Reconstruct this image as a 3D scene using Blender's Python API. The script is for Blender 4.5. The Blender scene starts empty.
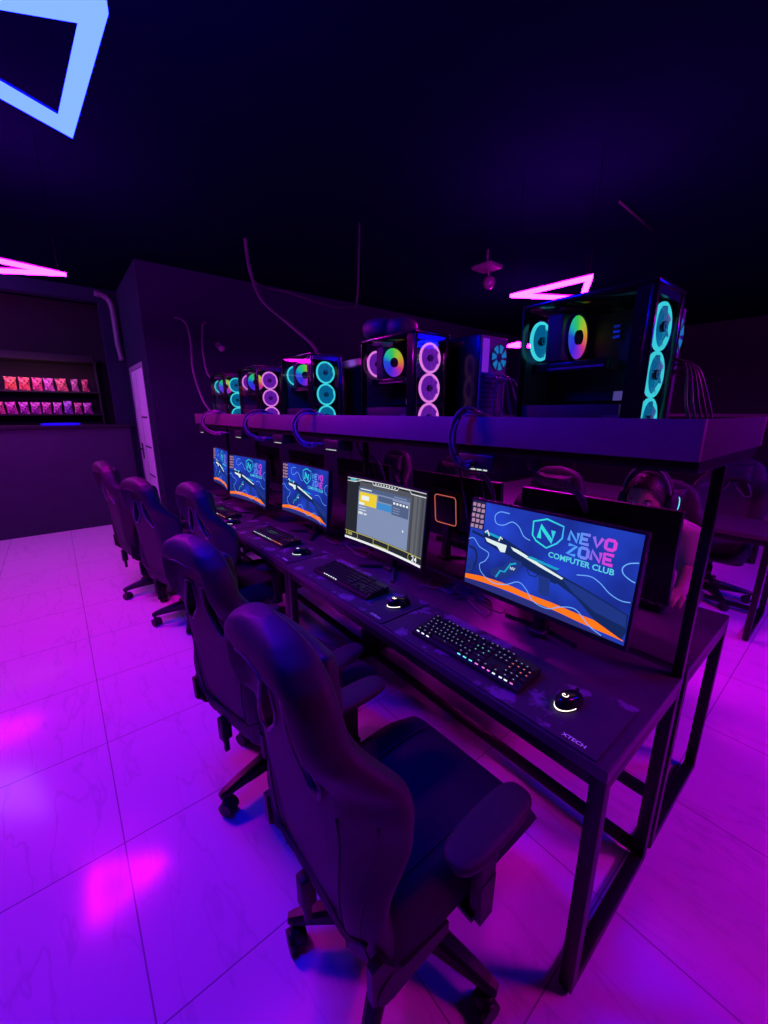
import bpy, bmesh, math, random
from mathutils import Vector, Matrix, Euler
random.seed(7)
PI = math.pi
SC = bpy.context.scene
COL = SC.collection
R = math.radians

# ------------------------------------------------------------------ materials
def mat(name, col, rough=.5, metal=0., emit=None, estr=0., noise=0., nscale=40., bump=0., coat=0., spec=.5, alpha=1.):
    m = bpy.data.materials.new(name); m.use_nodes = True
    nt = m.node_tree; b = nt.nodes['Principled BSDF']
    b.inputs['Base Color'].default_value = (*col, 1)
    b.inputs['Roughness'].default_value = rough
    b.inputs['Metallic'].default_value = metal
    b.inputs['Coat Weight'].default_value = coat
    b.inputs['Specular IOR Level'].default_value = spec
    if emit:
        b.inputs['Emission Color'].default_value = (*emit, 1)
        b.inputs['Emission Strength'].default_value = estr
    if noise or bump:
        tc = nt.nodes.new('ShaderNodeTexCoord')
        nz = nt.nodes.new('ShaderNodeTexNoise'); nz.inputs['Scale'].default_value = nscale
        nz.inputs['Detail'].default_value = 4
        nt.links.new(tc.outputs['Object'], nz.inputs['Vector'])
        if noise:
            mx = nt.nodes.new('ShaderNodeMix'); mx.data_type = 'RGBA'
            mx.inputs['A'].default_value = (*[c * (1 - noise) for c in col], 1)
            mx.inputs['B'].default_value = (*[min(1, c * (1 + noise)) for c in col], 1)
            nt.links.new(nz.outputs['Fac'], mx.inputs['Factor'])
            nt.links.new(mx.outputs['Result'], b.inputs['Base Color'])
        if bump:
            bp = nt.nodes.new('ShaderNodeBump'); bp.inputs['Strength'].default_value = bump
            bp.inputs['Distance'].default_value = .002
            nt.links.new(nz.outputs['Fac'], bp.inputs['Height'])
            nt.links.new(bp.outputs['Normal'], b.inputs['Normal'])
    return m

def emi(name, col, s):
    m = bpy.data.materials.new(name); m.use_nodes = True
    nt = m.node_tree; nt.nodes.clear()
    o = nt.nodes.new('ShaderNodeOutputMaterial'); e = nt.nodes.new('ShaderNodeEmission')
    e.inputs['Color'].default_value = (*col, 1); e.inputs['Strength'].default_value = s
    nt.links.new(e.outputs[0], o.inputs[0]); return m

def glass(name, tint, refl=.06):
    m = bpy.data.materials.new(name); m.use_nodes = True
    nt = m.node_tree; nt.nodes.clear()
    o = nt.nodes.new('ShaderNodeOutputMaterial')
    t = nt.nodes.new('ShaderNodeBsdfTransparent'); t.inputs[0].default_value = (*tint, 1)
    g = nt.nodes.new('ShaderNodeBsdfGlossy'); g.inputs['Roughness'].default_value = .03
    lw = nt.nodes.new('ShaderNodeLayerWeight'); lw.inputs[0].default_value = .5
    pw = nt.nodes.new('ShaderNodeMath'); pw.operation = 'POWER'; pw.inputs[1].default_value = 5.; nt.links.new(lw.outputs['Facing'], pw.inputs[0])
    f = nt.nodes.new('ShaderNodeMath'); f.operation = 'MULTIPLY_ADD'; f.inputs[1].default_value = .22; f.inputs[2].default_value = .02; nt.links.new(pw.outputs[0], f.inputs[0])
    mx = nt.nodes.new('ShaderNodeMixShader')
    nt.links.new(f.outputs[0], mx.inputs[0]); nt.links.new(t.outputs[0], mx.inputs[1])
    nt.links.new(g.outputs[0], mx.inputs[2]); nt.links.new(mx.outputs[0], o.inputs[0])
    return m

M = {}
M['leather'] = mat('black_leather', (.034, .024, .040), .58, noise=.25, nscale=60, bump=.25)
M['leather_back'] = mat('black_vinyl', (.050, .034, .060), .58, noise=.2, nscale=50, bump=.25)
M['fabric'] = mat('seat_fabric', (.018, .018, .030), .85, noise=.3, nscale=150, bump=.4)
M['pad'] = mat('soft_pad', (.030, .025, .040), .6, noise=.2, nscale=80, bump=.2)
M['plastic'] = mat('black_plastic', (.012, .012, .014), .45, noise=.2, nscale=60)
M['gloss'] = mat('gloss_plastic', (.010, .010, .013), .18, noise=.1, nscale=30)
M['slotrim'] = mat('slot_trim', (.20, .16, .22), .35, noise=.1, nscale=30)
M['metal'] = mat('painted_steel', (.010, .009, .012), .38, metal=.3, noise=.2, nscale=60)
M['chrome'] = mat('brushed_steel', (.35, .33, .36), .3, metal=1, noise=.1, nscale=60)
M['desk'] = mat('dark_laminate', (.058, .036, .066), .40, noise=.35, nscale=12)
M['deskedge'] = mat('laminate_edge', (.13, .09, .15), .5, noise=.2, nscale=20)
M['shelf'] = mat('shelf_laminate', (.14, .065, .12), .55, noise=.22, nscale=9)
M['wall'] = mat('dark_wall_paint', (.018, .019, .052), .9, noise=.12, nscale=3, bump=.15, spec=.15)
M['wall_dark'] = mat('black_wall_paint', (.014, .011, .022), .8, noise=.15, nscale=3)
M['ceiling'] = mat('black_ceiling_paint', (.0018, .003, .014), 1., spec=0., noise=.15, nscale=4)
M['counter'] = mat('counter_panel', (.032, .033, .066), .6, noise=.2, nscale=5)
M['door'] = mat('white_door_paint', (.82, .80, .84), .4, noise=.03, nscale=6)
M['jamb'] = mat('door_jamb_paint', (.30, .27, .33), .6, noise=.05, nscale=6)
M['groove'] = mat('door_groove', (.05, .04, .06), .6, noise=.05)
M['cable'] = mat('cable_rubber', (.12, .08, .13), .35, noise=.2, nscale=30)
M['cable_dark'] = mat('dark_cable_rubber', (.03, .025, .035), .45, noise=.2, nscale=30)
M['cable_lit'] = mat('lit_glossy_cable', (.34, .24, .38), .25, noise=.2, nscale=30)  # paler copy of the cable rubber, neon light put into its colour
M['wire'] = mat('black_wire', (.002, .002, .003), .9, noise=.1, spec=.0)
M['hose'] = mat('grey_conduit', (.18, .15, .2), .45, noise=.15, nscale=30)
M['keycap'] = mat('keycap_plastic', (.018, .018, .022), .5, noise=.1, nscale=50)
M['led_white'] = emi('white_led', (.80, .95, 1.), 1.3)
M['hub_led'] = emi('hub_white_led', (.75, .9, .85), .75)
M['led_legend'] = emi('key_legend_led', (.55, .75, .95), .50)
M['led_dim'] = emi('dim_key_led', (.5, .6, .9), .12)
M['led_cyan'] = emi('cyan_led', (.12, .85, .95), 1.2)
M['led_green'] = emi('green_led', (.15, .9, .55), 1.0)
M['led_pink'] = emi('pink_led', (.95, .2, .8), 1.0)
M['led_orange'] = emi('orange_led', (1., .25, .10), 1.1)
M['counter_led'] = emi('deep_blue_led', (.02, .003, .95), 1.0)
M['led_salmon'] = emi('salmon_led', (.85, .16, .12), .75)
M['led_blue'] = emi('blue_led', (.03, .06, 1.), 1.0)
M['white_print'] = emi('mouse_glow', (1., .85, .75), 2.2)
M['mat_print'] = mat('mat_text_print', (.75, .68, .85), .6, emit=(.5, .4, .75), estr=.12, noise=.05)
M['glass'] = glass('tinted_glass', (.82, .82, .85))
M['fan_cyan'] = emi('cyan_fan_ring', (.06, .85, .92), 1.15)
M['fan_cyan2'] = mat('cyan_fan_blades', (.005, .03, .05), .4, emit=(.0, .16, .36), estr=.95, noise=.2, nscale=60)
M['fan_pink'] = emi('pink_fan_ring', (.95, .25, .92), 1.2)
M['fan_pink2'] = mat('pink_blade_and_plate_glow', (.04, .01, .06), .4, emit=(.16, .012, .46), estr=.95, noise=.2, nscale=60)
M['pale_patch'] = mat('pale_glow_patch', (.55, .58, .5), .5, emit=(.30, .33, .28), estr=.2, noise=.1)  # small pale patch behind the side glass, with faint emission in its colour
M['board'] = mat('motherboard', (.03, .02, .05), .5, noise=.5, nscale=60)
M['rear_panel'] = mat('case_rear_panel', (.14, .09, .16), .45, metal=.2, noise=.15, nscale=30)
M['skin'] = mat('skin', (.50, .29, .22), .5, noise=.08, nscale=30)
M['hair'] = mat('dark_hair', (.02, .013, .012), .5, noise=.4, nscale=120, bump=.5)
M['shirt'] = mat('pink_grey_shirt', (.42, .26, .34), .85, noise=.1, nscale=70, bump=.2)
M['trousers'] = mat('dark_trousers', (.03, .03, .05), .85, noise=.15, nscale=70)
M['eye'] = mat('eye_white', (.7, .68, .66), .2, noise=.02)
M['iris'] = mat('eye_iris', (.03, .02, .015), .2, noise=.02)
M['lips'] = mat('lip_skin', (.42, .18, .16), .45, noise=.05)
M['neon_blue'] = emi('blue_neon', (.0012, .0023, 1.), 215.)
M['neon_pink'] = emi('pink_neon', (1., .0026, .92), 150.)
M['neon_pink_hot'] = emi('hot_pink_neon', (1., .0016, .95), 215.)
M['neon_pink_dim'] = emi('dim_pink_neon', (1., .006, .9), 42.)
M['neon_small'] = emi('small_pink_neon', (1., .05, .55), 9.)
M['neon_white'] = emi('white_neon', (1., .8, 1.), 2.)

def rainbow():
    m = bpy.data.materials.new('rainbow_fan_glow'); m.use_nodes = True
    nt = m.node_tree; nt.nodes.clear()
    o = nt.nodes.new('ShaderNodeOutputMaterial'); e = nt.nodes.new('ShaderNodeEmission')
    tc = nt.nodes.new('ShaderNodeTexCoord'); sp = nt.nodes.new('ShaderNodeSeparateXYZ')
    at = nt.nodes.new('ShaderNodeMath'); at.operation = 'ARCTAN2'
    mr = nt.nodes.new('ShaderNodeMapRange')
    mr.inputs['From Min'].default_value = -PI; mr.inputs['From Max'].default_value = PI
    cr = nt.nodes.new('ShaderNodeValToRGB'); cr.color_ramp.interpolation = 'LINEAR'
    el = cr.color_ramp.elements
    # angle measured from +x (away) through +z (up): -pi .. pi
    stops = [(0.0, (.02, .10, .9)), (.16, (.06, .03, 1.)), (.30, (.35, .03, .85)), (.42, (.9, .05, .25)),
             (.52, (.95, .32, .05)), (.64, (.55, .75, .05)), (.78, (.05, .80, .12)), (.90, (.02, .65, .5)), (1.0, (.02, .10, .9))]
    while len(el) < len(stops): el.new(.5)
    for q, (p, c) in zip(el, stops): q.position = p; q.color = (*c, 1)
    e.inputs['Strength'].default_value = 1.0
    L = nt.links.new
    L(tc.outputs['Object'], sp.inputs[0]); L(sp.outputs['Z'], at.inputs[0]); L(sp.outputs['X'], at.inputs[1])
    L(at.outputs[0], mr.inputs['Value']); L(mr.outputs[0], cr.inputs[0]); L(cr.outputs[0], e.inputs[0]); L(e.outputs[0], o.inputs[0])
    return m
M['rainbow'] = rainbow()

def floor_mat():
    m = bpy.data.materials.new('marble_tiles'); m.use_nodes = True
    nt = m.node_tree; b = nt.nodes['Principled BSDF']; L = nt.links.new; N = nt.nodes.new
    tc = N('ShaderNodeTexCoord'); sp = N('ShaderNodeSeparateXYZ'); L(tc.outputs['Object'], sp.inputs[0])
    def mth(op, a, v=None, clamp=False):
        n = N('ShaderNodeMath'); n.operation = op; n.use_clamp = clamp
        if hasattr(a, 'is_linked'): L(a, n.inputs[0])
        else: n.inputs[0].default_value = a
        if v is not None:
            if hasattr(v, 'is_linked'): L(v, n.inputs[1])
            else: n.inputs[1].default_value = v
        return n.outputs[0]
    T = .588
    def line(sock, off):
        f = mth('FRACT', mth('MULTIPLY', mth('SUBTRACT', sock, off), 1 / T))
        d = mth('ABSOLUTE', mth('SUBTRACT', f, .5))
        return mth('GREATER_THAN', d, .5 - .0022 / T)
    grout = mth('MAXIMUM', line(sp.outputs['X'], -.03), line(sp.outputs['Y'], .295))
    # per tile shift of the veining
    cx = mth('FLOOR', mth('MULTIPLY', mth('ADD', sp.outputs['X'], .03), 1 / T))
    cy = mth('FLOOR', mth('MULTIPLY', mth('SUBTRACT', sp.outputs['Y'], .295), 1 / T))
    cmb = N('ShaderNodeCombineXYZ'); L(mth('MULTIPLY', cx, 3.7), cmb.inputs[0]); L(mth('MULTIPLY', cy, 5.3), cmb.inputs[1])
    add = N('ShaderNodeVectorMath'); add.operation = 'ADD'; L(tc.outputs['Object'], add.inputs[0]); L(cmb.outputs[0], add.inputs[1])
    rot = N('ShaderNodeMapping'); rot.inputs['Rotation'].default_value = (0, 0, R(-28)); rot.inputs['Scale'].default_value = (3.6, .8, 1)
    L(add.outputs[0], rot.inputs[0])
    nz = N('ShaderNodeTexNoise'); nz.inputs['Scale'].default_value = 1.7; nz.inputs['Detail'].default_value = 4; nz.inputs['Distortion'].default_value = .25
    L(rot.outputs[0], nz.inputs['Vector'])
    v = mth('ABSOLUTE', mth('SUBTRACT', nz.outputs['Fac'], .5))
    ramp = N('ShaderNodeValToRGB'); L(v, ramp.inputs[0])
    ramp.color_ramp.elements[0].position = 0; ramp.color_ramp.elements[0].color = (.60, .60, .64, 1)
    ramp.color_ramp.elements[1].position = .014; ramp.color_ramp.elements[1].color = (.84, .84, .86, 1)
    big = N('ShaderNodeTexNoise'); big.inputs['Scale'].default_value = 1.3; L(tc.outputs['Object'], big.inputs['Vector'])
    soft = N('ShaderNodeMix'); soft.data_type = 'RGBA'; soft.inputs['B'].default_value = (.84, .84, .86, 1)
    L(mth('MULTIPLY', big.outputs['Fac'], 1.15, True), soft.inputs['Factor']); L(ramp.outputs[0], soft.inputs['A'])
    mx = N('ShaderNodeMix'); mx.data_type = 'RGBA'
    L(grout, mx.inputs['Factor']); L(soft.outputs['Result'], mx.inputs['A']); mx.inputs['B'].default_value = (.36, .34, .40, 1)
    L(mx.outputs['Result'], b.inputs['Base Color'])
    b.inputs['Roughness'].default_value = .13
    b.inputs['Specular IOR Level'].default_value = .17
    return m
M['floor'] = floor_mat()

def mat_pad():
    m = bpy.data.materials.new('world_map_mat'); m.use_nodes = True
    nt = m.node_tree; b = nt.nodes['Principled BSDF']; L = nt.links.new; N = nt.nodes.new
    tc = N('ShaderNodeTexCoord')
    nz = N('ShaderNodeTexNoise'); nz.inputs['Scale'].default_value = 5.5; nz.inputs['Detail'].default_value = 8
    nz.inputs['Roughness'].default_value = .6
    L(tc.outputs['Object'], nz.inputs['Vector'])
    r = N('ShaderNodeValToRGB'); L(nz.outputs['Fac'], r.inputs[0])
    e = r.color_ramp.elements
    e[0].position = .535; e[0].color = (.040, .028, .058, 1); e[1].position = .565; e[1].color = (.175, .125, .25, 1)
    L(r.outputs[0], b.inputs['Base Color']); b.inputs['Roughness'].default_value = .75
    return m
M['mousemat'] = mat_pad()

def screen_bg():
    m = bpy.data.materials.new('wallpaper_blue'); m.use_nodes = True
    nt = m.node_tree; nt.nodes.clear(); L = nt.links.new; N = nt.nodes.new
    o = N('ShaderNodeOutputMaterial'); e = N('ShaderNodeEmission'); tc = N('ShaderNodeTexCoord')
    nz = N('ShaderNodeTexNoise'); nz.inputs['Scale'].default_value = 5.; nz.inputs['Detail'].default_value = 2
    L(tc.outputs['Object'], nz.inputs['Vector'])
    r = N('ShaderNodeValToRGB'); L(nz.outputs['Fac'], r.inputs[0])
    el = r.color_ramp.elements
    el[0].position = .30; el[0].color = (.008, .018, .20, 1); el[1].position = .72; el[1].color = (.020, .062, .66, 1)
    L(r.outputs[0], e.inputs[0]); e.inputs[1].default_value = 1.0; L(e.outputs[0], o.inputs[0]); return m
def text_grad(name, stops, a0, a1):
    """emission that runs along local Y (the screen's width)"""
    m = bpy.data.materials.new(name); m.use_nodes = True
    nt = m.node_tree; nt.nodes.clear(); L = nt.links.new; N = nt.nodes.new
    o = N('ShaderNodeOutputMaterial'); e = N('ShaderNodeEmission'); tc = N('ShaderNodeTexCoord')
    sp = N('ShaderNodeSeparateXYZ'); L(tc.outputs['Object'], sp.inputs[0])
    mr = N('ShaderNodeMapRange'); mr.inputs['From Min'].default_value = a0; mr.inputs['From Max'].default_value = a1
    L(sp.outputs['Y'], mr.inputs['Value'])
    r = N('ShaderNodeValToRGB'); el = r.color_ramp.elements
    while len(el) < len(stops): el.new(.5)
    for q, (p, c) in zip(el, stops): q.position = p; q.color = (*c, 1)
    L(mr.outputs[0], r.inputs[0]); L(r.outputs[0], e.inputs[0]); L(e.outputs[0], o.inputs[0]); return m
SWID, SHGT = .590, .332
def ay(a): return (.5 - a) * SWID          # screen's left seen from the front is +Y
M['w_bg'] = screen_bg()
M['w_line'] = emi('wallpaper_line', (.16, .42, 1.), 1.)
M['w_line2'] = emi('wallpaper_line_violet', (.45, .35, 1.), 1.)
M['w_orange'] = emi('wallpaper_orange', (1., .19, .012), 1.)
M['w_navy'] = emi('wallpaper_navy', (.025, .03, .20), 1.)
M['w_gun'] = emi('wallpaper_gun_dark', (.007, .020, .115), 1.)
M['w_gun2'] = emi('wallpaper_gun_blue', (.014, .036, .235), 1.)
M['w_white'] = emi('wallpaper_white', (.75, .88, .88), 1.)
M['w_teal'] = emi('wallpaper_teal', (.01, .36, .62), 1.)
M['w_cyan'] = emi('wallpaper_cyan', (.10, .62, .78), 1.)
M['w_key'] = emi('wallpaper_keys', (.42, .22, .38), 1.)
M['w_keybg'] = emi('wallpaper_key_base', (.012, .015, .06), 1.)
M['w_name'] = text_grad('wallpaper_name', [(0, (.08, .34, .95)), (.38, (.24, .14, .85)), (.62, (.60, .06, .75)), (1, (.9, .04, .58))], ay(.70), ay(.93))
M['w_logo'] = text_grad('wallpaper_logo', [(0, (.03, .75, .70)), (1, (.06, .36, .95))], ay(.50), ay(.68))
M['g_dark'] = emi('game_dark', (.020, .022, .032), 1.)
M['g_grey'] = emi('game_grey', (.085, .09, .115), 1.)
M['g_mid'] = emi('game_stone', (.125, .13, .15), 1.)
M['g_mid2'] = emi('game_stone_dark', (.06, .062, .078), 1.)
M['g_panel'] = emi('game_panel', (.22, .28, .46), 1.)
M['g_panel2'] = emi('game_header', (.085, .12, .24), 1.)
M['g_yellow'] = emi('game_yellow', (.85, .62, .04), 1.)
M['g_blue'] = emi('game_blue', (.05, .26, .62), 1.)
M['g_white'] = emi('game_white', (.85, .88, .9), 1.)
M['g_line'] = emi('game_line', (.55, .52, .12), 1.)
M['g_teal'] = emi('game_teal', (.06, .5, .6), 1.)
def bagmat(name, c):
    m = mat(name, c, .35); nt = m.node_tree; N = nt.nodes.new; L = nt.links.new; b = nt.nodes['Principled BSDF']
    tc = N('ShaderNodeTexCoord'); v = N('ShaderNodeTexVoronoi'); v.inputs['Scale'].default_value = 42; L(tc.outputs['Object'], v.inputs['Vector'])
    r = N('ShaderNodeValToRGB'); L(v.outputs['Color'], r.inputs[0]); e = r.color_ramp.elements; e.new(.5)
    e[0].position = .2; e[0].color = (*[x * .12 for x in c], 1); e[1].position = .5; e[1].color = (*c, 1); e[2].position = .8; e[2].color = (*[min(1, x * 1.2 + .18) for x in c], 1)
    L(r.outputs[0], b.inputs['Base Color']); return m
for i, c in enumerate([(.80, .14, .07), (.85, .10, .10), (.75, .05, .22), (.55, .08, .45), (.62, .12, .16), (.40, .12, .30), (.50, .06, .12),
                       (.70, .12, .25), (.60, .06, .40), (.55, .10, .50), (.35, .10, .60), (.65, .10, .30)]):
    M['bag%d' % i] = bagmat('snack_foil_%s' % 'abcdefghijkl'[i], c)

# ------------------------------------------------------------------ mesh building
class MB:
    def __init__(s): s.v = []; s.f = []; s.m = []; s.mats = []; s.smooth = []
    def mi(s, m):
        if m not in s.mats: s.mats.append(m)
        return s.mats.index(m)
    def raw(s, vs, fs, m, smooth=False, T=None):
        o = len(s.v); k = s.mi(m)
        for p in vs:
            p = Vector(p); s.v.append(T @ p if T else p)
        for f in fs: s.f.append([i + o for i in f]); s.m.append(k); s.smooth.append(smooth)
    def box(s, lo, hi, m, bev=0., T=None, seg=2):
        bm = bmesh.new(); bmesh.ops.create_cube(bm, size=1)
        for v in bm.verts: v.co = Vector([lo[i] + (v.co[i] + .5) * (hi[i] - lo[i]) for i in range(3)])
        if bev: bmesh.ops.bevel(bm, geom=bm.edges[:], offset=bev, segments=seg, profile=.6, affect='EDGES')
        s.add(bm, m, T, bool(bev)); bm.free()
    def add(s, bm, m, T=None, smooth=False):
        bm.verts.index_update()
        s.raw([v.co.copy() for v in bm.verts], [[v.index for v in f.verts] for f in bm.faces], m, smooth, T)
    def cyl(s, p0, p1, r0, m, r1=None, n=20, caps=True, smooth=True):
        p0 = Vector(p0); p1 = Vector(p1); r1 = r0 if r1 is None else r1
        d = (p1 - p0).normalized(); q = d.to_track_quat('Z', 'Y')
        vs = []
        for p, r in ((p0, r0), (p1, r1)):
            for i in range(n):
                a = 2 * PI * i / n; vs.append(p + q @ Vector((r * math.cos(a), r * math.sin(a), 0)))
        s.raw(vs, [[i, (i + 1) % n, n + (i + 1) % n, n + i] for i in range(n)], m, smooth)
        if caps: s.raw(vs, [list(range(n))[::-1], list(range(n, 2 * n))], m)
    def ring(s, c, axis, R0, r, m, n=40, k=10, flat=1., a0=0, a1=2 * PI):
        """torus; axis = direction of its axis"""
        q = Vector(axis).normalized().to_track_quat('Z', 'Y'); c = Vector(c); vs = []; full = abs(a1 - a0 - 2 * PI) < 1e-6
        cnt = n if full else n + 1
        for i in range(cnt):
            a = a0 + (a1 - a0) * i / n
            for j in range(k):
                b = 2 * PI * j / k; rr = R0 + r * math.cos(b)
                vs.append(c + q @ Vector((rr * math.cos(a), rr * math.sin(a), r * flat * math.sin(b))))
        fs = []
        for i in range(n if full else n):
            for j in range(k):
                i2 = (i + 1) % cnt; fs.append([i * k + j, i2 * k + j, i2 * k + (j + 1) % k, i * k + (j + 1) % k])
        s.raw(vs, fs, m, True)
    def disc(s, c, axis, r, m, n=32, r_in=0.):
        q = Vector(axis).normalized().to_track_quat('Z', 'Y'); c = Vector(c)
        vs = [c + q @ Vector((r * math.cos(2 * PI * i / n), r * math.sin(2 * PI * i / n), 0)) for i in range(n)]
        if r_in:
            vs += [c + q @ Vector((r_in * math.cos(2 * PI * i / n), r_in * math.sin(2 * PI * i / n), 0)) for i in range(n)]
            s.raw(vs, [[i, (i + 1) % n, n + (i + 1) % n, n + i] for i in range(n)], m)
        else: s.raw(vs, [list(range(n))], m)
    def tube(s, pts, r, m, k=8, closed=False, radii=None):
        pts = [Vector(p) for p in pts]; n = len(pts); vs = []
        up = Vector((0, 0, 1)); prev = None
        for i, p in enumerate(pts):
            t = (pts[(i + 1) % n] - pts[i - 1]) if closed else (pts[min(i + 1, n - 1)] - pts[max(i - 1, 0)])
            t.normalize()
            if prev is None:
                nrm = t.cross(up)
                if nrm.length < 1e-3: nrm = t.cross(Vector((1, 0, 0)))
            else: nrm = prev - t * prev.dot(t)
            nrm.normalize(); prev = nrm; b = t.cross(nrm)
            rr = radii[i] if radii else r
            for j in range(k):
                a = 2 * PI * j / k; vs.append(p + (nrm * math.cos(a) + b * math.sin(a)) * rr)
        fs = []
        for i in range(n if closed else n - 1):
            i2 = (i + 1) % n
            for j in range(k): fs.append([i * k + j, i * k + (j + 1) % k, i2 * k + (j + 1) % k, i2 * k + j])
        s.raw(vs, fs, m, True)
        if not closed: s.raw(vs, [list(range(k))[::-1], list(range((n - 1) * k, n * k))], m)
    def ellipsoid(s, c, rad, m, T=None, nu=24, nv=14, p=2.):
        """superellipsoid: p > 2 gets boxier"""
        def sg(x, e): return math.copysign(abs(x) ** e, x)
        e = 2. / p; vs = []; c = Vector(c)
        for j in range(nv + 1):
            th = -PI / 2 + PI * j / nv
            for i in range(nu):
                ph = 2 * PI * i / nu
                vs.append(Vector((rad[0] * sg(math.cos(th), e) * sg(math.cos(ph), e), rad[1] * sg(math.cos(th), e) * sg(math.sin(ph), e), rad[2] * sg(math.sin(th), e))) + c)
        fs = [[j * nu + i, j * nu + (i + 1) % nu, (j + 1) * nu + (i + 1) % nu, (j + 1) * nu + i] for j in range(nv) for i in range(nu)]
        s.raw(vs, fs, m, True, T)
    def prism(s, poly, fn0, fn1, m, smooth=False):
        """poly: 2d points; fn0/fn1 map them to the two caps"""
        n = len(poly); vs = [fn0(*p) for p in poly] + [fn1(*p) for p in poly]
        s.raw(vs, [list(range(n))[::-1], list(range(n, 2 * n))] + [[i, (i + 1) % n, n + (i + 1) % n, n + i] for i in range(n)], m, smooth)
    def build(s, name, parent=None, clean=True):
        me = bpy.data.meshes.new(name); me.from_pydata([tuple(v) for v in s.v], [], s.f)
        for m in s.mats: me.materials.append(M[m])
        for p, k, sm in zip(me.polygons, s.m, s.smooth): p.material_index = k; p.use_smooth = sm
        if clean:
            bm = bmesh.new(); bm.from_mesh(me)
            bmesh.ops.remove_doubles(bm, verts=bm.verts, dist=1e-5)
            bmesh.ops.dissolve_degenerate(bm, edges=bm.edges, dist=1e-6)
            bmesh.ops.recalc_face_normals(bm, faces=bm.faces)
            bm.to_mesh(me); bm.free()
        o = bpy.data.objects.new(name, me); COL.objects.link(o)
        if parent: o.parent = parent
        return o

def empty(name, loc=(0, 0, 0), rz=0.):
    o = bpy.data.objects.new(name, None); COL.objects.link(o)
    o.empty_display_size = .1; o.location = loc; o.rotation_euler = (0, 0, rz); return o
def tag(o, label, cat, group=None, kind=None):
    o['label'] = label; o['category'] = cat
    if group: o['group'] = group
    if kind: o['kind'] = kind
    return o
def struct(o, label=None):
    o['kind'] = 'structure'
    if label: o['label'] = label
    return o
def copy_tree(o, parent=None):
    c = o.copy(); COL.objects.link(c)
    if parent: c.parent = parent
    for ch in list(o.children): copy_tree(ch, c)
    return c
def spline(ctrl, n=8, closed=False):
    P = [Vector(p) for p in ctrl]; out = []; N = len(P)
    for i in range(N if closed else N - 1):
        if closed: a, b, c, d = P[i - 1], P[i], P[(i + 1) % N], P[(i + 2) % N]
        else: a, b, c, d = P[max(i - 1, 0)], P[i], P[i + 1], P[min(i + 2, N - 1)]
        for k in range(n):
            t = k / n; out.append(.5 * ((2 * b) + (c - a) * t + (2 * a - 5 * b + 4 * c - d) * t * t + (3 * b - a - 3 * c + d) * t ** 3))
    if not closed: out.append(P[-1])
    return out
def text_mesh(body, size, bold=0.):
    cu = bpy.data.curves.new('txt', 'FONT'); cu.body = body; cu.size = size; cu.offset = bold
    cu.align_x = 'CENTER'; cu.align_y = 'CENTER'; cu.resolution_u = 3
    o = bpy.data.objects.new('txt', cu); COL.objects.link(o)
    dg = bpy.context.evaluated_depsgraph_get(); me = o.evaluated_get(dg).to_mesh()
    vs = [v.co.copy() for v in me.vertices]; fs = [list(p.vertices) for p in me.polygons]
    o.evaluated_get(dg).to_mesh_clear(); bpy.data.objects.remove(o); bpy.data.curves.remove(cu)
    return vs, fs
def sm(a, b, x):
    t = max(0., min(1., (x - a) / (b - a))); return t * t * (3 - 2 * t)
def lerp_tab(tab, x):
    if x <= tab[0][0]: return tab[0][1]
    for (x0, y0), (x1, y1) in zip(tab, tab[1:]):
        if x <= x1:
            t = (x - x0) / (x1 - x0); t = t * t * (3 - 2 * t) * .5 + t * .5
            return y0 + (y1 - y0) * t
    return tab[-1][1]

# ------------------------------------------------------------------ room shell
CEIL = 3.05
def slab(name, lo, hi, m, label=None):
    b = MB(); b.box(lo, hi, m); return struct(b.build(name), label)
slab('floor', (-3.2, -3.0, -.1), (9.2, 9.2, 0), 'floor')
slab('ceiling', (-3.2, -3.0, CEIL), (9.2, 9.2, CEIL + .1), 'ceiling')
slab('wall_left', (-3.3, -3.0, 0), (-3.2, 9.2, CEIL), 'wall_dark')
slab('wall_right', (9.2, -3.0, 0), (9.3, 9.2, CEIL), 'wall_dark')
slab('wall_behind', (-3.2, -3.1, 0), (9.2, -3.0, CEIL), 'wall_dark')
slab('wall_far', (1.06, 5.15, 0), (9.2, 5.27, CEIL), 'wall')
slab('wall_kiosk', (-3.2, 7.62, 0), (.8, 7.74, CEIL), 'wall_dark')
# side wall with the door (faces -X)
b = MB(); DX = .90
b.box((DX, 5.15, 0), (1.06, 5.50, CEIL), 'wall'); b.box((DX, 6.46, 0), (1.06, 6.62, CEIL), 'wall'); b.box((DX, 5.50, 2.10), (1.06, 6.46, CEIL), 'wall')
struct(b.build('wall_door'))
b = MB(); b.box((.69, 6.62, 0), (1.06, 6.78, CEIL), 'wall'); b.box((-3.2, 6.62, 2.90), (.69, 6.78, CEIL), 'wall')
struct(b.build('wall_opening'))
slab('wall_kiosk_side', (.80, 6.78, 0), (.9, 7.74, CEIL), 'wall_dark')
d = empty('door_1', (DX, 5.50, 0)); struct(d, 'white panelled door with dark grooves and lever handle')
b = MB()
for lo, hi in (((0, 0, 0), (.10, .045, 2.10)), ((0, .915, 0), (.10, .96, 2.10)), ((0, .045, 2.05), (.10, .915, 2.10))): b.box(lo, hi, 'jamb', .004)
b.build('door_frame', d)
b = MB(); b.box((.012, .05, .008), (.055, .91, 2.045), 'door', .003)
for z in (.35, .72, 1.09, 1.46): b.box((.0105, .20, z), (.0125, .58, z + .022), 'groove')
b.box((.0105, .595, .06), (.0125, .60, 2.0), 'groove')
b.build('door_leaf', d)
b = MB(); b.box((.002, .80, .92), (.012, .845, 1.13), 'plastic', .003); b.cyl((.012, .822, 1.05), (-.045, .822, 1.05), .010, 'plastic'); b.box((-.055, .70, 1.04), (-.035, .835, 1.06), 'plastic', .006)
b.build('door_handle', d)
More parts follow.
